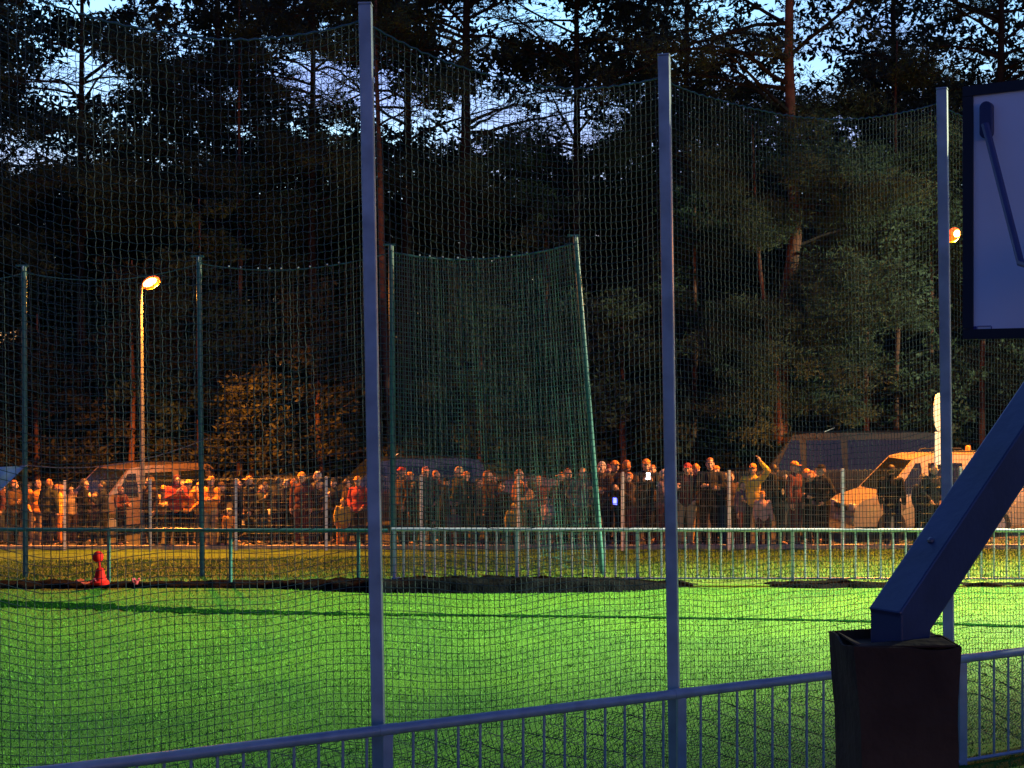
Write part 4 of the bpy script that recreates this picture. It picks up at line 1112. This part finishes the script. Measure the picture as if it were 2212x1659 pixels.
# the far wood: one dark mass
g = np.random.default_rng(99)
n = 32000
Y = g.uniform(53, 62, n); X = g.uniform(-.46, .46, n) * Y; Z = g.uniform(-.8, 1, n) * 0 + g.uniform(0, 1, n) ** 1.15 * 20.5 - .8
Y[20000:] += 5; Z[20000:] = g.uniform(-.8, 12, n - 20000)
C = np.stack([X, Y, Z], 1); keep = gaps(C, g, 1.06, 10, 17); C = C[keep]
tag(leaves('far_wood', C, g.uniform(.4, .8, len(C)), 24, .36, .14, needle_dark, None, g, .8), kind='stuff')

# ================================================================= BASKETBALL HOOP (its back), BOX, SHRUB
hoop_m = mat('hoop_blue_paint', (.032, .045, .085), .42, var=.28, scale=5, bump=.06, bscale=40, coat=.2)
hoopd = Vector((.80, .60, 0)).normalized(); hn = Vector((hoopd.y, -hoopd.x, 0))
pb = P(1941, 1300, 4.3)
hp = empty('basketball_hoop', (pb.x, pb.y, .84)); tag(hp, 'dark blue basketball hoop post with slanting arm, seen from behind its white backboard', 'basketball hoop')
zb = pb.z
L_ = 1.72; ph = R(40.5); cs, sn = math.cos(ph), math.sin(ph); wd_ = .118
A0 = (-.070, zb - .02)                                    # outer corner of the bend
A1 = (A0[0] + cs * L_ * 1.25, A0[1] + sn * L_ * 1.25)
B1 = (A1[0] + sn * .150, A1[1] - cs * .150)
# lower edge of the arm meets the post's inner edge
s_in = .062
tB = (s_in + .02 - (A0[0] + sn * .150)) / cs
B0 = (s_in + .02, A0[1] - cs * .150 + sn * tB)
poly = [(-.062, .84), (s_in, .84), (s_in, B0[1] - .16), B0, B1, A1, A0, (-.062, A0[1] - .01)]
m = MB(); m.prism(poly[:1] + poly[1:], (pb.x, pb.y, 0), hoopd, (0, 0, 1), hn, wd_)
adopt(m.build('post_arm', hoop_m, bevel=.006), hp)
m = MB(); 
for q in (.25, .95): 
    c = Vector((pb.x, pb.y, 0)) + hoopd * (A0[0] + cs * .05 + sn * -.0 + cs * q) + Vector((0, 0, A0[1] + sn * (.05 + q) + .002)); m.ball(c + Vector((0, 0, .0)), .011, 8, 5)
adopt(m.build('bolt', mat('bolt_steel', (.2, .2, .22), .4, metal=.8)), hp)
# backboard
bl = P(2083, 465, 5.86); bd = Vector((.815, -.58, 0)).normalized(); bn = Vector((-bd.y, bd.x, 0)) * 1.0
W_, H_ = 1.8, 1.05; bc = bl + bd * (W_ / 2); bc.z = 4.31; up = Vector((0, 0, 1))
bbm = mat('backboard_white', (.80, .80, .80), .5, var=.05, scale=1.4)
m = MB(); m.prism([(-W_ / 2 + .04, -H_ / 2 + .04), (W_ / 2 - .04, -H_ / 2 + .04), (W_ / 2 - .04, H_ / 2 - .04), (-W_ / 2 + .04, H_ / 2 - .04)], bc, bd, up, bn, .02)
brd = m.build('backboard', bbm); adopt(brd, hp)
m = MB()
fw = .042
for (a, b_) in (((-W_ / 2, H_ / 2 - fw / 2), (W_ / 2, H_ / 2 - fw / 2)), ((-W_ / 2, -H_ / 2 + fw / 2), (W_ / 2, -H_ / 2 + fw / 2))):
    m.bar(bc + bd * a[0] + up * a[1], bc + bd * b_[0] + up * b_[1], fw, .044, bn)
for sx in (-1, 1): m.bar(bc + bd * sx * (W_ / 2 - fw / 2) - up * (H_ / 2 - fw - .002), bc + bd * sx * (W_ / 2 - fw / 2) + up * (H_ / 2 - fw - .002), fw, .046, bn)
fr = m.build('frame', mat('backboard_edge', (.010, .010, .014), .6)); adopt(fr, hp)
front = -bn if bn.y > 0 else bn     # the side toward the steps
br_at = None
def on_board(x, y):   # the board point sighted at x, y
    dirv = Vector(((x - 1106) / F, 1, -(y - 829.5) / F)); o0 = Vector((0, 0, ZC))
    tt = (bc - o0).dot(bn) / dirv.dot(bn); return o0 + dirv * tt
q = on_board(2136, 262)
m = MB()
for sx in (0,): 
    pr = [(.026 * math.cos(a), .05 * (1 if math.sin(a) > 0 else -1) + .026 * math.sin(a)) for a in np.linspace(0, 2 * math.pi, 24)[:-1]]
    m.prism(pr, q + front * .028, bd, up, bn, .035)
adopt(m.build('bracket', mat('bracket_blue', (.03, .035, .10), .45), bevel=.004), hp)
mm_ = Vector((pb.x, pb.y, 0)) + hoopd * (A0[0] + cs * L_ * .93) + up * (A0[1] + sn * L_ * .93 - .02)
e = on_board(2235, 575) + front * .20
m = MB(); m.tube([q + front * .05 + up * (-.02), e, mm_ + Vector((0, 0, 0))], .0165, 8); adopt(m.build('strut', mat('strut_blue', (.05, .06, .14), .45), smooth=True), hp)
# little sticker: blue square beside an empty outlined box
s0 = on_board(2103, 712); m = MB(); m.box((0, 0, 0), (.028, .002, .026)); rotb = Matrix((bd, bn, up)).transposed()
m = MB(); m.box(s0 + front * .0125, (.030, .003, .026), rotb); adopt(m.build('sticker', mat('sticker_blue', (.03, .04, .22), .5)), hp)
m = MB(); s1 = on_board(2128, 711)
for dx, dz, w_, h_ in ((0, .012, .056, .003), (0, -.012, .056, .003), (-.0295, 0, .003, .021), (.0295, 0, .003, .021)):
    m.box(s1 + bd * dx + up * dz + front * .0125, (w_, .003, h_), rotb)
adopt(m.build('sticker_outline', mat('sticker_line', (.10, .11, .30), .5)), hp)

card_m = mat('cardboard', (.090, .052, .027), .9, col2=(.050, .028, .015), scale=3.5, bump=.35, bscale=30, spec=.15)
cb = P(1933, 1386, 4.28)
m = MB(); rows = 26; ringn = 4 * 9
bx_ = empty('cardboard_box', (cb.x, cb.y, .84)); tag(bx_, 'crumpled dark brown cardboard box wrapped around the blue hoop post', 'cardboard box')
rt = R(3); ux_ = Vector((math.cos(rt), math.sin(rt), 0)); uy_ = Vector((-math.sin(rt), math.cos(rt), 0))
def ring(z, inner=0.0):
    out = []
    f = (cb.z - z) / 1.9
    hw_ = (.149 - .009 * min(1, f * 3)) - inner; hd_ = .140 - inner
    for side_ in range(4):
        for k in range(9):
            u = -1 + 2 * k / 9
            a, b2 = [(u * hw_, -hd_), (hw_, u * hd_), (-u * hw_, hd_), (-hw_, -u * hd_)][side_]
            nz = mnoise.noise(Vector((a * 7, b2 * 7, z * 4))) * .012 + mnoise.noise(Vector((a * 16, b2 * 16, z * 9 + 4))) * .005
            p = Vector((cb.x, cb.y, z)) + ux_ * (a + (nz if abs(a) >= hw_ - 1e-6 else 0)) + uy_ * (b2 + nz)
            p += ux_ * (-.018 * max(0, 1 - f * 9) * (a < -.1)) 
            out.append(p)
    return out
zs_ = [cb.z + .003 - (cb.z - .86) * k / rows for k in range(rows + 1)]
V = []; Fc = []
for k, z in enumerate(zs_):
    rr_ = ring(z)
    if k == 0: rr_ = [p + Vector((0, 0, .02 * mnoise.noise(p * 6) + .006)) for p in rr_]
    V += rr_
for k in range(rows):
    for i in range(ringn): Fc.append((k * ringn + i, k * ringn + (i + 1) % ringn, (k + 1) * ringn + (i + 1) % ringn, (k + 1) * ringn + i))
m.add(V, Fc); sl = m.build('sleeve', card_m); adopt(sl, bx_); s_ = sl.modifiers.new('thickness', 'SOLIDIFY'); s_.thickness = .007; s_.offset = -1
m = MB()   # folded-in top flaps
for k_, (c0, c1, inn) in enumerate((((-.144, -.13), (.142, -.13), (0, .08)), ((.144, -.115), (.144, .115), (-.08, 0)), ((-.144, .115), (-.15, -.115), (.06, 0)))):
    z0 = cb.z + .012
    def wp(a, b2, z): return Vector((cb.x, cb.y, z)) + ux_ * a + uy_ * b2
    a, b_, ii = Vector(c0), Vector(c1), Vector(inn)
    v = [wp(*c0, z0), wp(*c1, z0), wp(*(b_ * .92 + ii), z0 - .015 - .02 * k_ + .022), wp(*(a * .92 + ii), z0 - .01 - .012 * k_)]
    m.add(v + [q_ - Vector((0, 0, .006)) for q_ in v], [(0, 1, 2, 3), (7, 6, 5, 4), (0, 4, 5, 1), (1, 5, 6, 2), (2, 6, 7, 3), (3, 7, 4, 0)])
adopt(m.build('flap', card_m), bx_)
m = MB()     # the closed top of the box, pressed round the post
tv = [Vector((cb.x, cb.y, cb.z - .012)) + ux_ * a + uy_ * b2 for a, b2 in ((-.142, -.132), (.142, -.132), (.142, .132), (-.142, .132))]
m.add(tv + [q_ - Vector((0, 0, .005)) for q_ in tv], [(0, 1, 2, 3), (7, 6, 5, 4), (0, 4, 5, 1), (1, 5, 6, 2), (2, 6, 7, 3), (3, 7, 4, 0)])
adopt(m.build('lid', card_m), bx_)

gs = np.random.default_rng(5)
sh = empty('shrub', (2.95, 8.6, .55)); tag(sh, 'low dark shrub in the bottom right corner below the near rail', 'shrub')
Cs = np.stack([gs.normal(0, .38, 70), gs.normal(0, .22, 70), np.abs(gs.normal(.25, .2, 70))], 1)
Cs = Cs[Cs[:, 2] < .62 - .3 * np.abs(Cs[:, 0])]
leaves('foliage', Cs, gs.uniform(.08, .16, len(Cs)), 40, .08, .03, needle_dark, sh, gs, .9)
m = MB()
for k in range(9): m.tube([(0, 0, -.5), (gs.normal(0, .2), gs.normal(0, .1), .0), (gs.normal(0, .4), gs.normal(0, .2), .4)], [.012, .009, .004], 5)
m.build('stem', bark_dark, sh)

# ================================================================= LIGHT
# the pitch floodlight stands outside the frame at the right
fx = Vector((27.0, 27.5, 0)); 
fl = empty('floodlight_mast', fx); tag(fl, 'tall floodlight mast beside the pitch, out of the frame at right', 'floodlight')
m = MB(); m.tube([fx, fx + Vector((0, 0, 10.5))], [.14, .08], 12); adopt(m.build('pole', lamp_m, smooth=True), fl)
m = MB(); m.bar(fx + Vector((-.1, -1, 10.4)), fx + Vector((-.1, 1, 10.4)), .1, .1, (1, 0, 0)); adopt(m.build('crossbar', lamp_m), fl)
def flood(y, target, watts, size, blend, col=(.96, 1.0, .6)):
    src = fx + Vector((-.3, y, 10.4)); dirv = (Vector(target) - src).normalized()
    m = MB(); m.bar(src - dirv * .1, src - dirv * .28, .55, .45, (0, 0, 1)); adopt(m.build('lamp_head', headm, bevel=.03), fl)
    ld = bpy.data.lights.new('flood_light', 'SPOT'); ld.energy = watts; ld.spot_size = R(size); ld.spot_blend = blend; ld.color = col; ld.shadow_soft_size = .12
    o = bpy.data.objects.new('flood_light', ld); COL.objects.link(o); o.location = src; o.rotation_euler = dirv.to_track_quat('-Z', 'Y').to_euler(); adopt(o, fl)
flood(-.7, (8.0, 23.5, 0), 84000, 33, 1.0)
flood(.7, (-5.5, 17.8, 0), 54000, 33, 1.0, (.86, 1.0, .78))
flood(0, (2.0, 18.0, 3), 6500, 110, 1.0)
flood(1.4, (9.5, 42.0, 6.0), 10500, 36, 1.0, (.85, 1.0, .72))  # added head aimed at the right-hand trees, standing in for floodlight spill

w = bpy.data.worlds.new('World'); scene.world = w; w.use_nodes = True
nt = w.node_tree; bg = nt.nodes['Background']
sky = nt.nodes.new('ShaderNodeTexSky'); sky.sky_type = 'NISHITA'; sky.sun_disc = False
SUN_EL, SUN_ROT = R(3.0), R(150)
sky.sun_elevation = SUN_EL; sky.sun_rotation = SUN_ROT; sky.air_density = 1.2; sky.dust_density = .6; sky.ozone_density = 4.0
tc = nt.nodes.new('ShaderNodeTexCoord'); mp = nt.nodes.new('ShaderNodeMapping'); mp.inputs['Scale'].default_value = (1, 1, 3.2)
nt.links.new(tc.outputs['Generated'], mp.inputs['Vector'])
nz = nt.nodes.new('ShaderNodeTexNoise'); nz.inputs['Scale'].default_value = 4.2; nz.inputs['Detail'].default_value = 6; nt.links.new(mp.outputs['Vector'], nz.inputs['Vector'])
mr = nt.nodes.new('ShaderNodeMapRange'); mr.inputs['From Min'].default_value = .38; mr.inputs['From Max'].default_value = .60; nt.links.new(nz.outputs['Fac'], mr.inputs['Value'])
mx = nt.nodes.new('ShaderNodeMix'); mx.data_type = 'RGBA'
mx.inputs[6].default_value = (1.05, 1.2, 1.45, 1); mx.inputs[7].default_value = (.72, .62, 1.05, 1); nt.links.new(mr.outputs['Result'], mx.inputs[0])
mul = nt.nodes.new('ShaderNodeMix'); mul.data_type = 'RGBA'; mul.blend_type = 'MULTIPLY'; mul.inputs[0].default_value = 1
nt.links.new(sky.outputs['Color'], mul.inputs[6]); nt.links.new(mx.outputs[2], mul.inputs[7])
dt = nt.nodes.new('ShaderNodeVectorMath'); dt.operation = 'DOT_PRODUCT'; dt.inputs[1].default_value = (0, .97, .1); nt.links.new(tc.outputs['Generated'], dt.inputs[0])
md = nt.nodes.new('ShaderNodeMapRange'); md.inputs['From Min'].default_value = .35; md.inputs['From Max'].default_value = .95; nt.links.new(dt.outputs['Value'], md.inputs['Value'])
dm = nt.nodes.new('ShaderNodeMix'); dm.data_type = 'RGBA'; nt.links.new(md.outputs['Result'], dm.inputs[0])
dm.inputs[6].default_value = (.47, .53, .93, 1); dm.inputs[7].default_value = (5.9, 3.8, 2.8, 1)
mul2 = nt.nodes.new('ShaderNodeMix'); mul2.data_type = 'RGBA'; mul2.blend_type = 'MULTIPLY'; mul2.inputs[0].default_value = 1
nt.links.new(mul.outputs[2], mul2.inputs[6]); nt.links.new(dm.outputs[2], mul2.inputs[7])
nt.links.new(mul2.outputs[2], bg.inputs['Color']); bg.inputs['Strength'].default_value = 0.10
sl_ = bpy.data.lights.new('sun', 'SUN'); sl_.energy = .02; sl_.angle = R(12); sl_.color = (1, .75, .55)
so = bpy.data.objects.new('sun', sl_); COL.objects.link(so)
so.rotation_euler = (R(90) - SUN_EL, 0, R(180) - SUN_ROT)

cam = bpy.data.cameras.new('camera'); cam.sensor_width = 36; cam.lens = 36 * F / 2212; cam.clip_end = 4000; cam.clip_start = .05
co = bpy.data.objects.new('camera', cam); COL.objects.link(co); co.location = (0, 0, ZC); co.rotation_euler = (R(90), 0, 0)
scene.camera = co
scene.view_settings.view_transform = 'Standard'; scene.view_settings.look = 'None'; scene.view_settings.exposure = 1.6; scene.view_settings.gamma = 1
scene.cycles.max_bounces = 5; scene.cycles.diffuse_bounces = 2; scene.cycles.glossy_bounces = 2; scene.cycles.transmission_bounces = 2; scene.cycles.transparent_max_bounces = 4
scene.cycles.sample_clamp_indirect = 3.0
